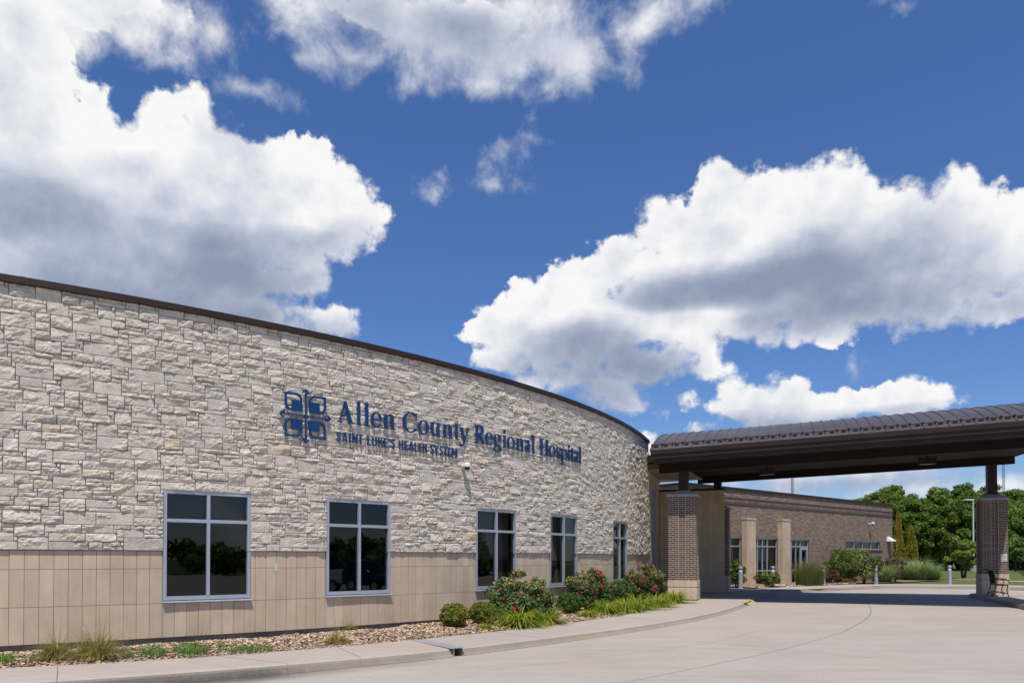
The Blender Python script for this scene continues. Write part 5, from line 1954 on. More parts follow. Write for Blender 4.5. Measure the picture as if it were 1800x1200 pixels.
def rose(name_lb, px, py, wx, hz, seed, nf, skew):
    rg_ = np.random.default_rng(seed)
    p = bed_at(px, py)
    q = p.copy(); q[:2] += (p[:2] / np.linalg.norm(p[:2])) * wx * .25
    o = thing('rose_bush', name_lb, 'rose bush', tuple(q), 'rose bushes along the wing')
    bl = []
    for k in range(84):
        a = rg_.random() * 2 * PI; r = wx * math.sqrt(rg_.random())
        h = hz * (.95 - .33 * (r / wx) ** 2) * rg_.uniform(.22, 1.0)
        s = rg_.uniform(.13, .21)
        bl.append((r * math.cos(a), r * math.sin(a) * .7, max(.2, h), s, s, s * .85))
    for k in range(12):          # shoots that stand out of the outline
        a = rg_.random() * 2 * PI; r = wx * rg_.uniform(.1, .8)
        bl.append((r * math.cos(a), r * math.sin(a) * .6, hz * (1.0 - .36 * (r / wx) ** 2) * rg_.uniform(.98, 1.06), .07, .07, .09))
    V, F, t = crown_cloud(rg_, 16000, bl, .029, fill=.5, upbias=.4, aspect=1.45)
    c = V.reshape(-1, 4, 3).mean(1)
    tips = (c[:, 2] > hz * .72) & (rg_.random(len(t)) < .22)
    t = np.where(tips, rg_.uniform(.85, 1, len(t)), t * .86)
    plant_obj('foliage', (V, F, t), M['rose_leaf'], o)
    mb = MB()
    for k in range(14):
        a = rg_.random() * 2 * PI; r0, r1 = rg_.uniform(.02, .16), wx * rg_.uniform(.3, .8)
        z1 = hz * rg_.uniform(.5, .85)
        b0 = (r0 * math.cos(a), r0 * math.sin(a), 0)
        mb.tube([b0, ((r0 * .5 + r1 * .3) * math.cos(a), (r0 * .5 + r1 * .3) * math.sin(a) * .7, z1 * .5), (r1 * math.cos(a + .3), r1 * math.sin(a + .3) * .7, z1)], [.009, .007, .004], 5)
    mb.build('stems', M['bark'], o)
    # blooms sit at the sunny outside of the bush
    sc_k = c[:, 2] / hz * 1.0 - c[:, 1] / wx * .75 + c[:, 0] / wx * skew * .6 + rg_.normal(0, .36, len(c))
    cand = np.argsort(-sc_k)[:int(len(c) * .24)]
    for k in range(nf):
        q = c[rg_.choice(cand)]
        f = link('flower', flower_me, o)
        f.location = q + np.array([0, -.035, .02])
        f.rotation_euler = (rg_.uniform(.2, 1.2), rg_.uniform(-.5, .5), rg_.random() * 6)
        s = rg_.uniform(1.1, 2.0)
        f.scale = (s, s, s)
    return o


rose('leafy rose bush with few red blooms below the third window, the leftmost', 914, 1092, .74, 1.08, 5, 30, .5)
rose('middle rose bush dotted with many bright pink blooms', 1035, 1073, .60, 1.10, 6, 80, .0)
rose('rose bush with pink blooms beside the brick pier', 1134, 1058, .66, 1.12, 8, 75, -.6)

# ---- daylilies
lily_data = [blades(np.random.default_rng(100 + k), 340, .74, .011, .2, 1.15, 2.0, .16, 6) for k in range(3)]
lily_me = [np_mesh('daylily', *d[:2], M['lily'], tint=d[2]) for d in lily_data]
LY = [(912, 1101, 1.12, 'yellow green daylily clump, the leftmost large one'),
      (960, 1096, 1.0, 'daylily clump just left of the dark clipped mound'),
      (1066, 1078, .92, 'daylily clump at the left end of the long row by the pier'),
      (1100, 1075, 1.05, 'second daylily from the left in the long row by the pier'),
      (1126, 1071, 1.05, 'daylily clump in the middle of the long row by the pier'),
      (1157, 1066, 1.0, 'daylily clump second from the pier'),
      (1187, 1059, 1.15, 'daylily clump right in front of the brick pier base')]
for i, (px, py, s, lb) in enumerate(LY):
    p = bed_at(px, py)
    o = link('daylily', lily_me[i % 3])
    o.location = p + np.array([0, .12, 0]); o.rotation_euler = (0, 0, i * 1.7); o.scale = (s, s, s)
    tag(o, lb, 'plant', 'daylilies in the planting bed')
for i, (px, py, s, lb) in enumerate([(853, 1106, .38, 'tiny yellow green tuft in front of the boxwood balls'), (1035, 1083, .52, 'small pale striped tuft between mound and daylily row')]):
    p = bed_at(px, py)
    o = link('daylily', lily_me[(i + 1) % 3]); o.location = p; o.scale = (s, s, s); o.rotation_euler = (0, 0, i + .5)
    tag(o, lb, 'plant')

# ---- bunch grasses at the left
def bunch(seed, n, h, w, dry, arch):
    rg_ = np.random.default_rng(seed)
    a = blades(rg_, n, h, .0034, .08, 1.0, arch * 1.35, w * .55, 6, .06)
    t = np.clip(a[2] * .55 + dry * rg_.random(len(a[2])) * .6 - .05, 0, 1)
    b = blades(rg_, int(n * 1.3), h * .75, .0032, .7, 1.4, 1.3, w * .75, 5, .12)
    tb = np.clip(.68 + rg_.normal(0, .2, len(b[2])), 0, 1)
    st_ = blades(rg_, 22, h * 1.6, .0022, .02, .35, .35, w * .3, 5)
    return merge([(a[0], a[1], t), (b[0], b[1], tb), (st_[0], st_[1], st_[2] * .5 + .3)])


for px, py, h, w, lb, dry in [(97, 1163, .42, .20, 'green and straw bunch grass at the left end of the bed', .6),
                              (172, 1160, .62, .32, 'largest bunch grass with tall seed stalks in front of the tiles', .7),
                              (592, 1133, .26, .16, 'dry golden bunch grass beside the curb walk', 1.2),
                              (614, 1112, .20, .12, 'small dry grass tuft close to the wall foundation', 1.0)]:
    p = bed_at(px, py - 3)
    single('bunch_grass', lb, 'grass clump', tuple(p), bunch(int(px), 420, h, w, dry, 1.1), M['dry'], 'bunch grasses at the left of the bed')

# ---- weeds and turf creeping over the mulch (uncountable)
rgw = np.random.default_rng(9)
prt = []
for px, py, rx, ry, n, h in [(430, 1139, 55, 8, 900, .10), (335, 1144, 34, 9, 700, .15), (268, 1146, 26, 8, 420, .15), (60, 1164, 40, 3.5, 420, .05), (12, 1160, 14, 7, 220, .12), (145, 1158, 10, 5, 120, .13), (755, 1120, 22, 2.0, 160, .05), (640, 1107, 12, 2, 60, .06), (690, 1111, 9, 2, 50, .05), (1085, 1081, 14, 3, 200, .08), (1170, 1070, 22, 3, 260, .06), (225, 1157, 14, 4, 160, .10)]:
    C = []
    for _ in range(n):
        a, r = rgw.random() * 2 * PI, math.sqrt(rgw.random())
        C.append(bed_at(px + rx * r * math.cos(a), py + ry * r * math.sin(a)) if n < 0 else (px + rx * r * math.cos(a), py + ry * r * math.sin(a)))
    c0 = bed_at(px, py)
    ex = bed_at(px + rx, py) - c0
    dirv = np.array(c0[:2]) / np.linalg.norm(c0[:2])
    lenv = np.linalg.norm(np.array(at_z(px, py - ry, c0[2])) - np.array(at_z(px, py + ry, c0[2]))) / 2
    V, F, t = blades(rgw, n, h, .0045, .2, 1.25, .9, .01, 3)
    k = V.reshape(n, 8, 3)
    a, r = rgw.random(n) * 2 * PI, np.sqrt(rgw.random(n)) * rgw.uniform(.75, 1.1, n)
    off = c0[None] + ex[None] * (r * np.cos(a))[:, None] + np.concatenate([dirv * lenv, [0]])[None] * (r * np.sin(a))[:, None]
    k += off[:, None, :]
    prt.append((k.reshape(-1, 3), F, t))
# a few tall seed stalks
for px, py, h in [(342, 1140, .45), (352, 1138, .40), (333, 1140, .36), (386, 1130, .22), (470, 1121, .16)]:
    V, F, t = blades(rgw, 4, h, .004, .05, .4, .4, .02, 4)
    prt.append((V + bed_at(px, py), F, t * .6))
V, F, t = merge(prt)
tag(link('weeds', np_mesh('weeds', V, F, M['weed'], tint=t)), 'low green weeds and crabgrass creeping over the mulch', 'weeds', kind='stuff')

# ---- shrubs and grasses in front of the brick wing
def wp(px, py, z=-1.39):
    x, y = at_z(px, py, z)
    return (x, y, z)


def shrub(seed, rx, ry, h, n, size, low=.25, k=40, squash=1.0):
    rg_ = np.random.default_rng(seed)
    bl = []
    for _ in range(k):
        a, r = rg_.random() * 2 * PI, math.sqrt(rg_.random())
        zz = h * (low + (1 - low) * rg_.random() * (1 - .45 * r * r))
        s = rg_.uniform(.13, .24) * (rx + h) * .55
        bl.append((rx * .82 * r * math.cos(a), ry * .82 * r * math.sin(a), min(zz, h - s * .7), s, s, s * .8 * squash))
    return crown_cloud(rg_, n, bl, size, fill=.4, upbias=.35)


WS = [('shrub', 1474, 1024.2, 1.12, .9, 2.0, 'dark leafy shrub, the left one of two big ones before the brick wall', 'shrub', 8000, .05),
      ('shrub', 1519, 1024.5, 1.12, .9, 2.0, 'pale leaved dense shrub under the strip window', 'shrub_var', 9000, .052),
      ('shrub', 1294.5, 1031.6, .42, .42, 1.35, 'bright green upright shrub beside the shaded pier', 'shrub', 4200, .045),
      ('shrub', 1348, 1031, .72, .5, .75, 'low spreading green shrub between the two tan pilasters', 'shrub', 4200, .045),
      ('burgundy_shrub', 1573, 1021.5, .85, .7, 1.45, 'dark burgundy shrub by the corner of the brick wing', 'burgundy', 4000, .05),
      ('burgundy_shrub', 1459, 1025.5, .5, .4, .95, 'thin brownish shrub beside the bollard left of the big shrubs', 'burgundy', 2200, .04)]
for i, (nm, px, py, rx, ry, h, lb, mt, n, sz) in enumerate(WS):
    p = wp(px, py)
    o = thing(nm, lb, 'shrub', p)
    plant_obj('foliage', shrub(300 + i, rx, ry, h, n, sz), M[mt], o)
    mb = MB()
    rg_ = random.Random(i)
    for k in range(8):
        a = rg_.random() * 6.28; r = rg_.uniform(.1, .5) * rx
        mb.tube([(.05 * math.cos(a), .05 * math.sin(a), 0), (r * math.cos(a), r * math.sin(a), h * rg_.uniform(.4, .75))], [.02, .008], 5)
    mb.build('stems', M['bark'], o)
d1 = merge([blades(np.random.default_rng(61), 900, 1.55, .011, .02, .55, 1.5, .38, 5, .05), blades(np.random.default_rng(62), 420, 1.0, .011, .3, .95, 1.2, .5, 4, .05)])
misc_me = np_mesh('silver_grass', d1[0], d1[1], M['misc'], tint=d1[2])
for px, py, s, lb in [(1612, 1019.5, 1.22, 'big fountain of silver green grass on the lawn right of the brick wing'), (1636, 1019, .95, 'smaller silver grass clump leaning out at the right of the big one'), (1590, 1018, 1.12, 'silver grass clump at the left of the big fountain of grass'), (1551, 1023, 1.0, 'silver green grass behind the bollard beside the pale shrub')]:
    o = link('silver_grass', misc_me)
    o.location = wp(px, py, -1.42); o.scale = (s, s, s); o.rotation_euler = (0, 0, px)
    tag(o, lb, 'grass clump', 'silver grasses by the brick wing')
d2 = merge([blades(np.random.default_rng(71), 620, 1.25, .006, .01, .32, .45, .42, 5), blades(np.random.default_rng(72), 200, 1.4, .005, .0, .28, .3, .4, 5)])
sw_me = np_mesh('switch_grass', d2[0], d2[1], M['switch'], tint=d2[2])
for px, py, s, lb in [(1414, 1028.5, 1.0, 'upright wispy grass in front of the glass door'), (1433, 1028, 1.02, 'upright wispy grass left of the bollard beside the door')]:
    o = link('switch_grass', sw_me)
    o.location = wp(px, py); o.scale = (s, s, s); o.rotation_euler = (0, 0, px)
    tag(o, lb, 'grass clump', 'wispy grasses by the glass door')
fl = []
for px in (1470, 1476, 1483, 1489, 1495, 1503):
    p = np.array(wp(px, 1023))
    V, F, t = crown_cloud(np.random.default_rng(px), 160, [(0, 0, .14, .18, .16, .13)], .035)
    o = thing('flowering_plant', 'small bedding plant with orange red flowers below the big shrubs', 'plant', tuple(p), 'orange bedding flowers by the brick wall')
    plant_obj('foliage', (V, F, t), M['shrub'], o)
    V, F, t = crown_cloud(np.random.default_rng(px + 1), 26, [(0, -.05, .22, .16, .12, .07)], .035)
    plant_obj('flowers', (V, F, t), M['orange'], o)


def arbor(seed, r, h, n):
    rg_ = np.random.default_rng(seed)
    u = rg_.random(n) ** .8
    prof = r * (1 - u) ** .62 * (1 - .25 * np.exp(-u * 14)) + .04
    a = rg_.random(n) * 2 * PI
    lump = 1 + .22 * (vnoise(a * 2.5, u * 9, seed=seed) - .5) * 2
    rr_ = prof * lump * np.where(rg_.random(n) < .3, rg_.random(n) ** .5, rg_.uniform(.85, 1.1, n))
    P = np.stack([rr_ * np.cos(a), rr_ * np.sin(a), u * h], 1)
    up = np.stack([np.cos(a) * .35, np.sin(a) * .35, np.ones(n)], 1) + rg_.normal(0, .3, (n, 3))
    up /= np.linalg.norm(up, axis=1)[:, None]
    sd = np.cross(up, rand_dirs(n, rg_)); sd /= np.linalg.norm(sd, axis=1)[:, None]
    s = rg_.uniform(.05, .11, n)
    V, F, _ = quads(P, up * s[:, None], sd * (s * .5)[:, None], None)
    t = np.clip(.3 + .5 * (vnoise(a * 1.5 + seed, u * 5, seed=seed + 3) - .2) + rg_.normal(0, .12, n), 0, 1)
    return V, F, t


for px, py, z, r, h, sd, lb in [(1579.5, 1006, -1.48, .85, 5.35, 3, 'tall browned columnar arborvitae beside the brick wing corner'), (1602.5, 1006, -1.48, .98, 4.2, 4, 'shorter browned columnar arborvitae right of the tall one')]:
    x, y = at_z(px, 1006, z)
    o = thing('arborvitae', lb, 'tree', (x * 62 / y, 62, z), 'browned arborvitae by the brick wing')
    plant_obj('crown', arbor(sd, r * .56, h, 6500), M['arbor'], o)
    mb = MB(); mb.tube([(0, 0, 0), (0, 0, h * .6)], [.09, .03], 7)
    mb.build('trunk', M['bark'], o)


# ---- trees
def tree_mesh(seed, h, r, n, size, trunk_h, clumps=46, rz=None, cs=(.16, .30), fill=.35):
    rg_ = np.random.default_rng(seed)
    rz = rz or (h - trunk_h) / 2
    zc_ = trunk_h + (h - trunk_h) / 2
    bl = []
    for k in range(clumps):
        d = rand_dirs(1, rg_)[0]
        q = rg_.uniform(.5, .93) if rg_.random() < .8 else rg_.uniform(.0, .5)
        s = rg_.uniform(*cs) * r
        z = zc_ + d[2] * q * rz
        tap = 1.0 if z < zc_ else 1 - .35 * (z - zc_) / rz
        bl.append((d[0] * q * r * tap, d[1] * q * r * tap, z, s, s, s * .72))
    return crown_cloud(rg_, n, bl, size, fill=fill, upbias=.45), bl


def trunk_mesh(bl, h, r0, seed, stems=1, spread=.1):
    mb = MB()
    rg_ = random.Random(seed)
    order = sorted(bl, key=lambda b: b[2])
    for s_ in range(stems):
        a = 6.28 * s_ / stems + .4
        lean = spread * (1 if stems > 1 else .15)
        mid = (lean * .5 * math.cos(a), lean * .5 * math.sin(a), h * .28)
        topp = (lean * 1.2 * math.cos(a), lean * 1.2 * math.sin(a), h * .72)
        b0 = (.08 * math.cos(a), .08 * math.sin(a), 0) if stems > 1 else (0, 0, 0)
        mb.tube([b0, mid, topp], [r0 * 1.15, r0 * .8, r0 * .3], 8)
        for b in rg_.sample(order, min(7, len(order))):
            t = rg_.uniform(.25, .75)
            p0 = tuple(m + (q - m) * t for m, q in zip(mid, topp))
            mb.tube([p0, tuple((x + y) / 2 + (0, 0, .04 * h)[k] for k, (x, y) in enumerate(zip(p0, b[:3]))), b[:3]], [r0 * .4, r0 * .25, r0 * .1], 6)
    return mb


protos = []
for k, (h, r, th, seed) in enumerate([(10.6, 4.2, 1.5, 501), (11.0, 3.8, 1.2, 502), (9.6, 4.6, 1.6, 503), (10.2, 4.0, .8, 504)]):
    data, bl = tree_mesh(seed, h, r, 40000, .15, th, 240, cs=(.10, .21), fill=.8)
    cm = np_mesh('crown', data[0], data[1], M['tree'], tint=data[2])
    tm = trunk_mesh(bl, h, .17, seed)
    tme = np_mesh('trunk', np.array(tm.v), tm.f, M['bark'], tm.mi, tint=tm.t, uv=tm.uv)
    protos.append((cm, tme))


def put_tree(k, x, y, s, label, group, rz, z=-1.5, sz=None, name='wood_tree'):
    o = thing(name, label, 'tree', (x, y, z), group, rz)
    o.scale = (s, s, sz or s)
    link('crown', protos[k][0], o); link('trunk', protos[k][1], o)
    return o


FR = [(1543, 96, .92, 1, 'wood tree whose top shows just above the corner of the brick wing'),
      (1582, 94, .98, 0, 'wood tree directly behind the tall browned arborvitae'),
      (1618, 97, 1.0, 2, 'wood tree right of the shorter browned arborvitae'),
      (1655, 95, 1.06, 3, 'wood tree above the rightmost bollard'),
      (1692, 97, 1.04, 1, 'wood tree behind the lamp post and the small lawn tree'),
      (1730, 98, 1.05, 0, 'wood tree hidden behind the far brick pier'),
      (1790, 100, .98, 2, 'wood tree at the right edge behind the young lawn tree')]
for i, (px, y, s, k, lb) in enumerate(FR):
    put_tree(k, (px - 900) / F_PX * y, y, s, lb, 'trees of the wood beyond the lawn', i * 1.3 + .4)
rt = random.Random(8)
BK = [1546, 1575, 1590, 1625, 1648, 1662, 1683, 1700, 1725, 1740, 1765, 1800, 1530, 1562, 1600, 1638, 1672, 1712, 1752, 1778, 1815, 1850, 1890, 1930]
for i, px in enumerate(BK):
    y = 105 + rt.uniform(-2, 8)
    put_tree(i % 4, (px - 900) / F_PX * y, y, rt.uniform(1.0, 1.13), 'dark green tree standing in the back row of the wood' if px < 1820 else 'green tree of the wood beyond the right edge', 'back row of the wood', i * 2.1)
# undergrowth that closes the wood at its foot
rgu = np.random.default_rng(15)
bl = []
for k in range(120):
    x = rgu.uniform(44, 95)
    bl.append((x, rgu.uniform(100, 118), -1.3 + rgu.uniform(.2, 2.6), rgu.uniform(1.0, 2.0), 1.2, rgu.uniform(.8, 1.5)))
d = crown_cloud(rgu, 22000, bl, .22, fill=.3)
tag(plant_obj('undergrowth', d, M['tree']), 'dark undergrowth at the foot of the wood', 'undergrowth', kind='stuff')
# small multi-stemmed lawn tree with a mulch ring, young tree by the far pier
data, bl = tree_mesh(611, 3.0, 1.25, 5200, .085, .75, 42)
x, y = at_z(1694, 1017.6, -1.46)
o = thing('lawn_tree', 'small many stemmed light green tree in a mulch ring left of the far pier', 'tree', (x, y, -1.47))
plant_obj('crown', data, M['tree2'], o)
tm = trunk_mesh(bl, 2.4, .045, 3, 6, .35)
tm.build('trunk', M['bark'], o)
mb = MB()
mb.lathe([(1.15, -.03), (1.1, .03), (.6, .09), (.001, .12)], 22, (x, y, -1.47))
tag(mb.build('mulch_ring', M['soil']), kind='structure')
data, bl = tree_mesh(617, 4.6, 1.7, 6500, .12, 1.0, 40)
x, y = at_z(1785, 1001.0, -1.48)
o = thing('young_tree', 'young light green tree on the lawn right of the far brick pier', 'tree', (x * 88 / y, 88, -1.48))
plant_obj('crown', data, M['tree2'], o)
trunk_mesh(bl, 4.6, .09, 5).build('trunk', M['bark'], o)
# trees and parking lot hedge behind the viewpoint, seen mirrored in the windows
bl = []
for k in range(70):
    a = rgu.uniform(.35, 2.7); R_ = rgu.uniform(62, 85)
    x, y = R_ * math.sin(a), R_ * math.cos(a) - 20
    if y > 26 or rgu.random() < .35: continue
    hh_ = rgu.uniform(2.0, 4.5)
    for j in range(6): bl.append((x + rgu.normal(0, 2), y + rgu.normal(0, 2), -1.5 + hh_ * rgu.uniform(.25, 1), 1.7, 1.7, 1.3))
d = crown_cloud(rgu, 30000, bl, .4, fill=.5)
tag(plant_obj('distant_treeline', d, M['tree']), 'far tree line across the car park, mirrored in the windows', 'trees', kind='stuff')
# ================================================================= bollards, lamp post, bench, sign
def bollard_parts(o):
    mb = MB()
    r = .098
    mb.lathe([(r + .03, 0), (r + .03, .012), (r, .02), (r, .80)], 18)
    mb.lathe([(r * .55, .80), (r * .55, .96)], 12)
    mb.lathe([(r + .006, .955), (r + .006, 1.03), (r - .01, 1.05), (.001, 1.055)], 18)
    for k in range(3):
        a = k * 2 * PI / 3 + .5
        mb.tube([(r * .92 * math.cos(a), r * .92 * math.sin(a), .80), (r * .92 * math.cos(a), r * .92 * math.sin(a), .956)], .008, 5)
    mb.build('post', M['bollard'], o)
    mb = MB()
    mb.lathe([(.028, .955), (.085, .83), (.09, .806)][::-1], 14)
    mb.build('reflector', M['lens'], o)


BO = [(1302, 1033.0, 'silver bollard light half hidden by the green shrub next to the shaded pier'),
      (1358.5, 1031.2, 'silver bollard light between the two tan pilasters'),
      (1447.5, 1027.3, 'silver bollard light right of the wispy grass'),
      (1540, 1025.6, 'silver bollard light in front of the silver grass'),
      (1669.5, 1026.2, 'silver bollard light standing alone on the lawn edge')]
pb = None
for px, py, lb in BO:
    x, y, z = at_zf(px, py, lambda yy: z_walk(yy))
    if pb is None:
        pb = thing('bollard_light', lb, 'bollard', (x, y, z - .01), 'bollard lights along the walk')
        bollard_parts(pb)
    else:
        c = copy_tree(pb); c.location = (x, y, z - .01); c['label'] = lb
        c.rotation_euler = (0, 0, px)

# street lamp
x, y = at_z(1711.5, 1000.5, -1.49)
x, y = x * 86 / y, 86.0
o = thing('street_lamp', 'tall white lamp post with a single head, left of the far pier', 'lamp post', (x, y, -1.49))
mb = MB(); mb.tube([(0, 0, .5), (0, 0, 8.1)], [.10, .065], 12)
mb.build('pole', M['pole'], o)
mb = MB(); mb.lathe([(.40, 0), (.40, .75), (.34, .8), (.001, .8)], 18)
mb.build('footing', M['cap'], o)
mb = MB(); mb.tube([(0, 0, 8.1), (-.3, -.1, 8.2)], .06, 8)
mb.bevbox((-.6, -.2, 8.24), (1.05, .5, .16), .04, .2)
mb.build('lamp_head', M['pole'], o)

# bench (iron, seen nearly end on), facing along +U
bz = -1.358
bc = P1 + 10.62 * U + 5.75 * Vv
bench = thing('bench', 'black iron bench with a curved slatted back beside the far brick pier', 'bench', (bc[0], bc[1], bz), rz=-AU)
bench.scale = (.74, .62, .97)
LB = 1.15
prof_back = [(-.40, .98), (-.33, .94), (-.27, .80), (-.235, .62), (-.215, .46)]
for s in (-LB / 2, LB / 2):
    mb = MB()
    r = .023
    mb.tube([(x, s, z) for x, z in [(-.44, .99), (-.37, .97), (-.30, .86), (-.25, .66), (-.225, .45), (-.25, .28), (-.32, .12), (-.39, 0)]], r, 7)
    mb.tube([(x, s, z) for x, z in [(-.225, .44), (.05, .425), (.26, .43), (.29, .40), (.25, .26), (.27, .12), (.33, 0)]], r, 7)
    mb.tube([(x, s, z) for x, z in [(-.255, .66), (-.05, .665), (.18, .65), (.31, .60), (.345, .52), (.29, .43)]], r * .9, 7)
    mb.tube([(x, s, z) for x, z in [(-.33, .11), (-.1, .17), (.1, .15), (.26, .10)]], r * .7, 6)
    mb.build('side_frame', M['iron'], bench)
mb = MB()
sm = smooth_path([(-.40, .97), (-.31, .87), (-.255, .66), (-.228, .47)], 5)
for k in range(24):
    yy = -LB / 2 + LB * (k + .5) / 24
    mb.tube([(a, yy, b) for a, b in sm[::3]], .0085, 5, caps=False)
for a, b in ((-.40, .965), (-.228, .47)): mb.tube([(a, -LB / 2, b), (a, LB / 2, b)], .014, 7)
mb.build('backrest', M['iron'], bench)
mb = MB()
for k in range(12):
    xx = -.2 + .48 * k / 11
    mb.box((xx, 0, .44 - .012 * math.sin(PI * k / 11)), (.026, LB, .012))
mb.tube([(-.21, -LB / 2, .425), (-.21, LB / 2, .425)], .012, 6); mb.tube([(.28, -LB / 2, .425), (.28, LB / 2, .425)], .012, 6)
mb.build('seat', M['iron'], bench)
mb = MB()
mb.tube([(-.35, -LB / 2, .07), (-.35, LB / 2, .07)], .01, 6); mb.tube([(.26, -LB / 2, .1), (.26, LB / 2, .1)], .01, 6)
mb.build('stretcher', M['iron'], bench)

# no-smoking sign on the far pier
d_ = P1 + 10.75 * U + 7.19 * Vv - Vv * (.435 + .006)
sx = .285
sg_ = thing('no_smoking_sign', 'small white no smoking sign on the far brick pier', 'sign', (*(d_ + U * sx), .0), rz=-AU)
zs0 = z_pt = None
Zs = float((d_ + U * sx)[1])
zt_, zb_ = (981.9 - 973.3) * Zs / F_PX, (981.9 - 986.0) * Zs / F_PX
sg_.location.z = (zt_ + zb_) / 2
hh_, ww_ = (zt_ - zb_) / 2, .105
mb = MB(); mb.bevbox((0, -.004, 0), (ww_ * 2, .008, hh_ * 2), .003)
mb.build('plate', M['white_plastic'], sg_)
mb = MB()
cz = hh_ * .28; R_ = ww_ * .66
an = np.linspace(0, 2 * PI, 25)
for a, b in zip(an, an[1:]):
    mb.poly([(R_ * math.cos(a), -.0095, cz + R_ * math.sin(a)), (R_ * math.cos(b), -.0095, cz + R_ * math.sin(b)), (R_ * .80 * math.cos(b), -.0095, cz + R_ * .80 * math.sin(b)), (R_ * .80 * math.cos(a), -.0095, cz + R_ * .80 * math.sin(a))])
c_, s_ = math.cos(PI * .75), math.sin(PI * .75)
mb.poly([(R_ * .8 * c_ - .007, -.0105, cz + R_ * .8 * s_ - .007), (-R_ * .8 * c_ - .007, -.0105, cz - R_ * .8 * s_ - .007), (-R_ * .8 * c_ + .007, -.0105, cz - R_ * .8 * s_ + .007), (R_ * .8 * c_ + .007, -.0105, cz + R_ * .8 * s_ + .007)])
mb.build('prohibition_ring', M['red'], sg_)
mb = MB()
mb.box((-.008, -.009, cz), (.07, .001, .014)); mb.box((.035, -.009, cz + .012), (.01, .001, .022))
for k, z in enumerate((-.52, -.75)):
    for j in range(5): mb.box((-.062 + .031 * j, -.009, hh_ * z), (.02, .001, .018))
mb.build('pictogram', M['black'], sg_)

# ================================================================= parked cars behind the viewpoint's right, mirrored in the second window
def lerp(a, b, t): return a + (b - a) * t


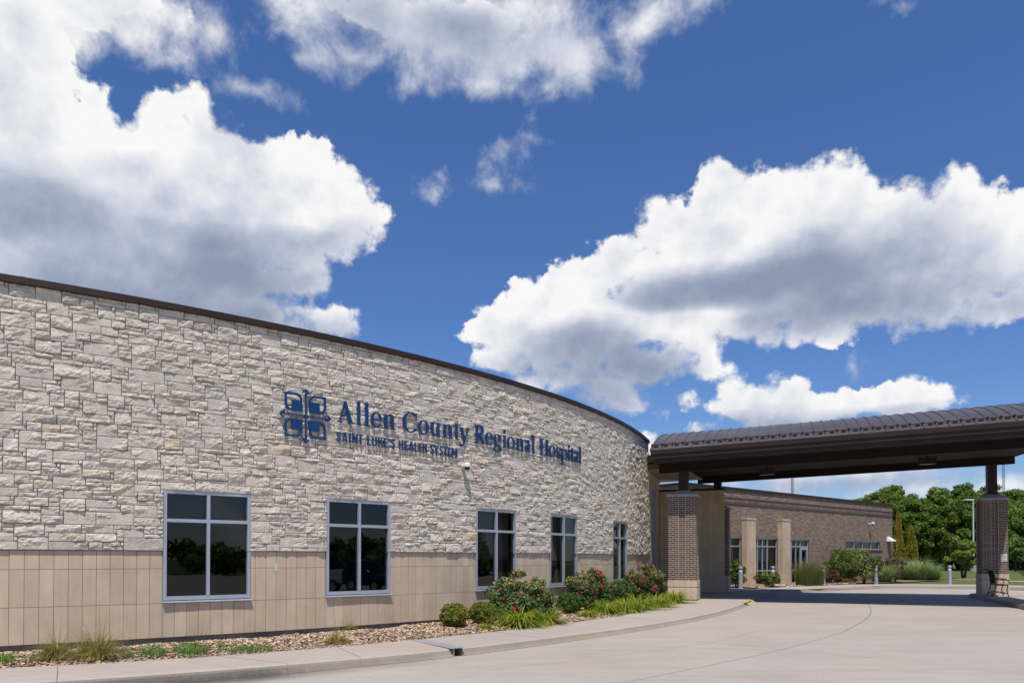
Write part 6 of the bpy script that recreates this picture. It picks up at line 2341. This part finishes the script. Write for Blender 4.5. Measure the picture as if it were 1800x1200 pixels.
def car(label, x, y, rz, paint, kind):
    o = thing('parked_car', label, 'car', (x, y, z_drive(y)), rz=rz)
    # side outline stations: (x along the car, sill, belt, roof, half width at the sill, half width at the roof)
    if kind == 'pickup':
        st_ = [(-2.75, .62, 1.12, 1.12, .80, .78), (-2.7, .45, 1.18, 1.18, .93, .90), (-.95, .42, 1.2, 1.2, .97, .93), (-.9, .42, 1.22, 1.78, .97, .70), (.35, .40, 1.2, 1.80, .97, .72), (1.05, .40, 1.14, 1.16, .97, .86), (1.1, .40, 1.12, 1.14, .97, .90), (2.4, .42, 1.04, 1.04, .94, .84), (2.72, .5, .92, .94, .84, .74), (2.8, .55, .8, .82, .72, .66)]
    else:
        st_ = [(-2.3, .55, .95, .97, .78, .70), (-2.22, .42, 1.05, 1.1, .90, .76), (-1.9, .38, 1.08, 1.62, .93, .62), (-.6, .36, 1.06, 1.70, .94, .66), (.35, .36, 1.04, 1.62, .94, .64), (1.1, .36, 1.0, 1.05, .94, .80), (1.15, .36, .99, 1.02, .94, .84), (1.95, .38, .90, .90, .90, .78), (2.28, .45, .76, .78, .78, .68), (2.36, .5, .66, .68, .68, .62)]
    fine = []
    for a, b in zip(st_, st_[1:]):
        for k in range(3): fine.append([lerp(p, q, k / 3) for p, q in zip(a, b)])
    fine.append(list(st_[-1]))
    body, glass = MB(), MB()
    rings = []
    for xx, sl_, bl_, rf_, w0, w1 in fine:
        wb = w0 * .985
        half = [(w0 * .90, sl_), (w0, sl_ + .12), (w0 * 1.0, (sl_ + bl_) / 2), (wb * .96, bl_), (lerp(wb * .95, w1, .5), lerp(bl_, rf_, .55)), (w1, max(rf_ - .04, bl_ + .003)), (w1 * .6, rf_ + .02), (0, rf_ + .03)]
        rings.append([(xx, -h, z) for h, z in half] + [(xx, h, z) for h, z in half[-2::-1]])
    m = len(rings[0])
    for A, B in zip(rings, rings[1:]):
        tall = (A[5][2] - A[3][2] > .30) and (B[5][2] - B[3][2] > .30)
        slope = (abs(A[7][2] - B[7][2]) > .09)
        for k in range(m - 1):
            side = k in (3, 4, m - 5, m - 6)
            if (side and tall) or (slope and k in (5, 6, 7, 8)): glass.poly([A[k], B[k], B[k + 1], A[k + 1]])
            else: body.poly([A[k], B[k], B[k + 1], A[k + 1]])
        body.poly([A[0], A[-1], B[-1], B[0]])
    body.poly(rings[0]); body.poly(rings[-1][::-1])
    body.build('body', paint, o, smooth=False)
    glass.build('windows', M['black_glass'], o)
    xf, xr = (1.75, -1.75) if kind == 'pickup' else (1.45, -1.45)
    for xx in (xf, xr):
        for sy in (-1, 1):
            mb = MB()
            yy = sy * .86
            n = 20
            for r0, y0, r1, y1 in ((.355, -.11, .36, -.08), (.36, -.08, .36, .08), (.36, .08, .355, .11), (.355, .11, .22, .112), (.355, -.11, .22, -.112)):
                for k in range(n):
                    a, b = 2 * PI * k / n, 2 * PI * (k + 1) / n
                    mb.poly([(xx + r0 * math.cos(a), yy + y0, .36 + r0 * math.sin(a)), (xx + r0 * math.cos(b), yy + y0, .36 + r0 * math.sin(b)), (xx + r1 * math.cos(b), yy + y1, .36 + r1 * math.sin(b)), (xx + r1 * math.cos(a), yy + y1, .36 + r1 * math.sin(a))])
            wh = mb.build('wheel', M['black'], o)
            mb = MB()
            for k in range(n):
                a, b = 2 * PI * k / n, 2 * PI * (k + 1) / n
                for e in (-.105, .105): mb.poly([(xx, yy + e * .8, .36), (xx + .225 * math.cos(a), yy + e, .36 + .225 * math.sin(a)), (xx + .225 * math.cos(b), yy + e, .36 + .225 * math.sin(b))])
            mb.build('rim', M['alum'], wh)
    for sy in (-1, 1):
        mb = MB(); mb.bevbox((st_[-2][0] - .04, sy * .6, st_[-2][2] - .06), (.22, .3, .13), .03)
        mb.build('headlight', M['lens'], o)
        mb = MB(); mb.bevbox((st_[0][0] + .03, sy * .68, 1.0 if kind == 'pickup' else .9), (.1, .16, .25), .02)
        mb.build('tail_light', M['red'], o)
        mb = MB(); mb.bevbox((.85, sy * 1.02, 1.12), (.16, .2, .13), .03)
        mb.build('mirror', paint, o)
    mb = MB(); mb.bevbox((st_[-1][0] - .08, 0, .5), (.2, 1.5, .2), .04)
    mb.build('bumper', M['black'], o)
    return o


car('pale grey parked pickup truck mirrored in the second window', 21.9, 5.6, math.radians(115), mat('pale_car_paint', (.55, .55, .53), .25, 0.2, vary=.02), 'pickup')
car('dark blue parked wagon mirrored in the second window', 19.6, 9.8, math.radians(115), mat('dark_car_paint', (.02, .03, .055), .2, 0.2, vary=.02), 'wagon')
# ================================================================= sky, clouds, sun
SUN = np.array([.0, -.45, 1.0]); SUN /= np.linalg.norm(SUN)
sun_el, sun_az = math.asin(SUN[2]), math.atan2(SUN[0], SUN[1])
sd = bpy.data.lights.new('sun', 'SUN')
sd.energy = 4.2
sd.angle = math.radians(.53)
sd.color = (1.0, .955, .89)
so = bpy.data.objects.new('sun', sd)
COL.objects.link(so)
from mathutils import Vector
so.rotation_euler = Vector(SUN).to_track_quat('Z', 'Y').to_euler()

world = bpy.data.worlds.new('World')
scene.world = world
world.use_nodes = True
wt = NT(world.node_tree)
wt.t.nodes.clear()
out = wt.n('ShaderNodeOutputWorld'); bgn = wt.n('ShaderNodeBackground')
wt.t.links.new(bgn.outputs[0], out.inputs['Surface'])
SKY_STR = 0.1
bgn.inputs['Strength'].default_value = SKY_STR
sky = wt.n('ShaderNodeTexSky', sky_type='NISHITA')
sky.sun_disc = False
sky.sun_elevation = sun_el
sky.sun_rotation = sun_az
sky.altitude = 300
sky.air_density = 1.0; sky.dust_density = 0.4; sky.ozone_density = 2.2
dirv = wt.n('ShaderNodeTexCoord').outputs['Generated']
nd = wt.vmath('NORMALIZE', dirv)
sep = wt.n('ShaderNodeSeparateXYZ'); wt.put(sep.inputs[0], nd)
az = wt.math('ARCTAN2', sep.outputs[0], sep.outputs[1])
el = wt.math('ARCSINE', sep.outputs[2])
cmb = wt.n('ShaderNodeCombineXYZ'); wt.put(cmb.inputs[0], az); wt.put(cmb.inputs[1], el)
P0 = cmb.outputs[0]
# two scales of warping give the outlines their billows
w1 = wt.noise(nd, 7.0, 2, .5)
w2 = wt.noise(nd, 30.0, 3, .55)
W1 = wt.vmath('MULTIPLY', wt.vmath('SUBTRACT', w1.outputs['Color'], (.5, .5, .5)), (.045, .035, 0))
W2 = wt.vmath('MULTIPLY', wt.vmath('SUBTRACT', w2.outputs['Color'], (.5, .5, .5)), (.034, .030, 0))
PS = wt.vmath('ADD', P0, W1)
PW = wt.vmath('ADD', PS, W2)


def azel(px, py):
    d = ray(px, py); d = d / np.linalg.norm(d)
    return np.array([math.atan2(d[0], d[1]), math.asin(d[2])])


def blob(px, py, rx, ry):
    c = azel(px, py)
    a = np.linalg.norm(azel(px + rx, py) - azel(px - rx, py)) / 2
    b = np.linalg.norm(azel(px, py + ry) - azel(px, py - ry)) / 2
    return c, a, b


def field(P, blobs, k):
    """smooth union of signed distances (radians) to ellipses on the sky"""
    acc = None
    for bl in blobs:
        c, a, b = blob(*bl[:4])
        m = (a * b) ** .5
        v = wt.vmath('MULTIPLY_ADD', P, (1 / a, 1 / b, 0), (-c[0] / a, -c[1] / b, 0))
        s = wt.math('MULTIPLY_ADD', wt.vmath('LENGTH', v), m, -m)
        acc = s if acc is None else wt.math('SMOOTH_MIN', acc, s, k)
    return acc


CUM = [(1330, 480, 220, 95), (1550, 490, 230, 100), (1000, 590, 120, 80), (1150, 545, 130, 60), (1235, 560, 60, 42), (1330, 560, 110, 40), (1420, 585, 80, 26), (30, 60, 75, 90), (90, 100, 50, 60), (1000, 560, 120, 70), (150, 20, 120, 26), (230, 12, 110, 24), (640, 22, 120, 30), (800, 40, 150, 46), (1340, 716, 66, 36), (1420, 716, 84, 32), (1560, 706, 72, 26), (1610, 708, 52, 22), (1060, 688, 70, 32), (1100, 712, 50, 20), (980, 668, 70, 32), (1590, 480, 90, 70), (0, 130, 100, 110), (60, 250, 120, 100), (165, 205, 55, 45), (60, 390, 200, 150), (250, 310, 180, 90), (300, 205, 50, 45), (355, 200, 42, 42), (295, 235, 60, 50), (400, 340, 165, 100),
       (520, 320, 105, 66), (547, 272, 33, 28), (490, 275, 36, 26), (590, 350, 72, 52), (622, 385, 42, 28), (560, 415, 90, 42), (200, 490, 280, 100), (400, 480, 140, 70), (520, 490, 52, 42), (580, 570, 48, 36), (440, 560, 110, 55), (380, 420, 180, 60), (500, 430, 90, 50), (330, 540, 150, 70), (20, 20, 40, 90), (100, 570, 200, 80),
       (1268, 340, 44, 48), (1350, 350, 80, 60), (1430, 345, 70, 60), (1500, 350, 45, 42), (1190, 400, 62, 52), (1150, 370, 30, 28), (1250, 430, 110, 75), (1400, 440, 160, 95), (1560, 430, 110, 105), (1695, 360, 72, 62), (1640, 390, 40, 55), (1785, 385, 60, 55), (1700, 460, 150, 95),
       (1480, 540, 130, 52), (1450, 580, 50, 25), (1620, 535, 140, 45), (1760, 540, 100, 36), (1300, 500, 120, 40), (1160, 490, 80, 42), (1080, 445, 40, 34), (1050, 490, 60, 45),
       (975, 500, 48, 36), (950, 535, 75, 45), (900, 575, 66, 40), (850, 588, 36, 32), (960, 615, 130, 46), (1080, 570, 105, 62), (1180, 565, 70, 38), (1225, 590, 40, 40), (1245, 628, 44, 34), (1280, 655, 30, 14), (1130, 645, 95, 42), (1020, 665, 70, 32), (1090, 695, 55, 24), (1120, 722, 36, 15), (900, 630, 55, 32),
       (1340, 700, 46, 34), (1395, 690, 48, 26), (1290, 722, 46, 30), (1440, 722, 60, 30), (1570, 694, 55, 24), (1622, 698, 40, 24), (1520, 710, 50, 26), (1210, 708, 18, 12), (1380, 742, 100, 22), (1145, 776, 18, 16), (1236, 758, 16, 5), (1600, 725, 60, 14)]
WSP = [(110, 40, 130, 80), (230, 55, 120, 60), (370, 60, 70, 60), (1150, 40, 80, 46), (960, 150, 70, 40), (860, 140, 110, 40), (1440, 845, 200, 30), (1600, 860, 140, 26), (1320, 860, 90, 24), (150, 25, 170, 62), (330, 45, 100, 62), (70, 70, 80, 70), (1450, 850, 160, 22), (1600, 845, 90, 16), (1420, 872, 100, 18), (1560, 880, 90, 16), (1765, 852, 70, 24), (1330, 846, 80, 14), (450, 160, 70, 30), (762, 346, 30, 22), (893, 265, 20, 18), (60, 10, 70, 40), (200, 35, 110, 40), (620, 90, 110, 40), (1000, 100, 90, 55), (900, 110, 110, 50), (1120, 60, 60, 60), (1180, 25, 50, 30), (840, 20, 200, 60), (560, 95, 60, 30), (140, 15, 140, 50), (260, 20, 130, 48), (345, 60, 70, 40), (20, 50, 70, 55), (310, 95, 42, 20), (335, 115, 26, 14), (445, 162, 50, 16), (560, 20, 105, 62), (520, 60, 40, 40), (690, 40, 140, 82), (820, 60, 160, 82), (930, 85, 110, 68), (955, 145, 55, 34), (1050, 70, 55, 44), (1085, 50, 52, 46), (1090, 110, 22, 25), (1155, 25, 42, 20), (1195, 5, 25, 14), (755, 130, 60, 26), (730, 145, 30, 22), (800, 145, 60, 20),
       (760, 345, 20, 15), (745, 330, 10, 8), (893, 265, 11, 10), (875, 332, 18, 8), (935, 205, 12, 14), (960, 245, 20, 6), (1500, 852, 130, 9), (1560, 835, 70, 6), (1400, 865, 60, 8), (1760, 852, 50, 14), (1720, 846, 20, 12), (1775, 690, 8, 15), (1497, 640, 7, 9), (1530, 5, 14, 7), (1605, 5, 30, 9), (1540, 882, 60, 7), (1690, 868, 60, 6), (1490, 875, 40, 9), (1340, 850, 70, 8)]
DRK = [(360, 600, 300, 50, .8), (1050, 720, 110, 24, .8), (1400, 575, 120, 28, .7), (1680, 565, 140, 22, .6), (1450, 760, 200, 18, .6), (560, 600, 70, 20, .4), (820, 110, 200, 60, .35), (560, 120, 60, 30, .3), (620, 405, 40, 16, .35), (330, 440, 240, 50, .75), (440, 490, 110, 42, .9), (40, 345, 110, 55, .38), (60, 400, 110, 50, .5), (180, 520, 190, 50, .8), (540, 425, 85, 18, .5), (280, 560, 200, 36, .7), (470, 560, 60, 30, .4), (420, 250, 50, 40, .25),
       (860, 75, 100, 42, .55), (700, 40, 110, 40, .5), (600, 60, 80, 46, .5), (800, 40, 60, 30, .3), (240, 40, 80, 26, .2), (940, 130, 40, 20, .2),
       (1310, 498, 190, 28, .95), (1430, 470, 100, 45, .6), (1240, 515, 110, 20, .9), (1490, 545, 140, 36, .7), (1650, 530, 140, 26, .5), (1620, 400, 50, 60, .35), (1700, 470, 90, 40, .3), (1560, 480, 60, 40, .3), (1400, 530, 90, 30, .7),
       (1080, 640, 110, 32, .85), (1000, 605, 110, 24, .45), (1120, 665, 80, 34, .8), (950, 655, 90, 22, .6), (1060, 590, 60, 30, .3), (1040, 690, 60, 20, .6),
       (1330, 748, 90, 16, .6), (1450, 740, 70, 16, .6), (1580, 722, 60, 9, .5), (1370, 722, 40, 12, .25), (1500, 855, 200, 14, .7), (1160, 780, 16, 8, .3)]
f1 = wt.noise(nd, 24.0, 10, .64)
vor = wt.n('ShaderNodeTexVoronoi', feature='F1')
wt.put(vor.inputs['Vector'], wt.vmath('ADD', nd, wt.vmath('MULTIPLY', wt.vmath('SUBTRACT', w2.outputs['Color'], (.5, .5, .5)), (.03, .03, .03))))
vor.inputs['Scale'].default_value = 27.0
vor.inputs['Detail'].default_value = 1.6
vor.inputs['Roughness'].default_value = .5
drk = None
for bl in DRK:
    c, a, b = blob(*bl[:4])
    v = wt.vmath('MULTIPLY_ADD', PS, (1 / (a * 1.75), 1 / (b * 1.9), 0), (-c[0] / (a * 1.75), -c[1] / (b * 1.9), 0))
    r2 = wt.vmath('DOT_PRODUCT', v, v)
    s = wt.math('MULTIPLY', wt.math('POWER', wt.math('SUBTRACT', 1.0, r2, clamp=True), 1.6), -bl[4])
    inv = wt.math('ADD', 1.0, s)
    drk = inv if drk is None else wt.math('MULTIPLY', drk, inv)
drk = wt.math('SUBTRACT', 1.0, drk)
sdC = field(PW, CUM, .02)
b0 = wt.noise(nd, 9.0, 2, .5)
det = wt.math('ADD', wt.math('MULTIPLY_ADD', wt.math('SUBTRACT', f1.outputs['Fac'], .5), -.056, -.0095), wt.math('MULTIPLY', wt.math('SUBTRACT', vor.outputs['Distance'], .42), .016))
sdc = wt.math('ADD', sdC, det)
soft = wt.math('MULTIPLY_ADD', drk, .022, wt.rng(b0.outputs['Fac'], .38, .68, .0045, .018))
aC = wt.math('DIVIDE', wt.math('SUBTRACT', .003, sdc), soft, clamp=True)
aC = wt.rng(aC, 0, 1, 0, 1, True)
# torn, thin cloud
mpn = wt.n('ShaderNodeMapping'); wt.put(mpn.inputs['Vector'], nd)
mpn.inputs['Rotation'].default_value = (0, math.radians(20), 0)
mpn.inputs['Scale'].default_value = (1.0, 1.0, .8)
f2 = wt.noise(mpn.outputs['Vector'], 14.0, 10, .62, .2)
sdW = wt.math('ADD', field(PS, WSP, .03), wt.math('MULTIPLY', wt.math('SUBTRACT', f2.outputs['Fac'], .54), -.15))
aW = wt.math('MULTIPLY', wt.rng(sdW, .012, -.045, 0, 1, True), .96)
# loose cumulus in the rest of the sky, outside the photographed sector
g1 = wt.noise(nd, 3.4, 8, .56)
gm = wt.rng(wt.math('ABSOLUTE', az), .68, .95, 0, 1, True)
aG = wt.math('MULTIPLY', wt.rng(g1.outputs['Fac'], .60, .67, 0, 1, True), gm)
alpha = wt.math('MAXIMUM', wt.math('MAXIMUM', aC, aW), aG)
# shade: grey bases where the cloud is deep, small relief lit from above
upv = wt.vmath('ADD', nd, (-.003, 0.0, .010))
f1u = wt.noise(upv, 24.0, 5, .58)
f1d = wt.noise(nd, 24.0, 5, .58)
relief = wt.math('MULTIPLY', wt.math('SUBTRACT', f1u.outputs['Fac'], f1d.outputs['Fac']), .50)
b1 = wt.noise(nd, 9.0, 4, .5); b1u = wt.noise(wt.vmath('ADD', nd, (-.01, 0, .028)), 9.0, 4, .5)
relief2 = wt.math('MULTIPLY', wt.math('SUBTRACT', b1u.outputs['Fac'], b1.outputs['Fac']), 1.1)
depth = wt.rng(sdc, -.003, -.07, 0, .25, True)
gsh = wt.math('MULTIPLY', wt.rng(g1.outputs['Fac'], .62, .76, 0, .8, True), gm)
dsh = wt.math('MULTIPLY', wt.math('POWER', drk, .85), wt.math('MULTIPLY_ADD', b1.outputs['Fac'], .7, .44))
thin = wt.math('MULTIPLY', wt.rng(alpha, .2, .95, .10, 0), 1.0)
shade = wt.math('ADD', wt.math('ADD', dsh, thin), wt.math('ADD', relief, wt.math('ADD', relief2, wt.math('ADD', depth, gsh))), clamp=True)
ccol = wt.ramp(shade, [(0, (.95, .945, .945)), (.15, (.83, .84, .875)), (.35, (.66, .69, .78)), (.6, (.45, .50, .62)), (.85, (.32, .375, .50)), (1, (.265, .32, .44))])
ccol = wt.mix(1.0, ccol, (1 / SKY_STR,) * 3, 'MULTIPLY')
# deep polarised blue of the photograph
elp = wt.rng(el, .02, .62, 0, 1)
tone = wt.ramp(elp, [(0, (.78, .87, 1.04)), (.12, (.68, .84, 1.11)), (.4, (.60, .82, 1.19)), (1, (.63, .89, 1.27))])
skyc = wt.mix(1.0, sky.outputs[0], tone, 'MULTIPLY')
fin = wt.mix(alpha, skyc, ccol)
wt.put(bgn.inputs['Color'], fin)
world.cycles.sampling_method = 'MANUAL'
world.cycles.sample_map_resolution = 512

scene.view_settings.view_transform = 'Standard'
scene.view_settings.look = 'None'
scene.view_settings.exposure = 0.0
scene.view_settings.gamma = 1.0
scene.view_settings.use_curve_mapping = False
scene.render.engine = 'CYCLES'
scene.cycles.use_denoising = True
scene.cycles.max_bounces = 6
scene.cycles.transparent_max_bounces = 12
scene.cycles.sample_clamp_indirect = 6
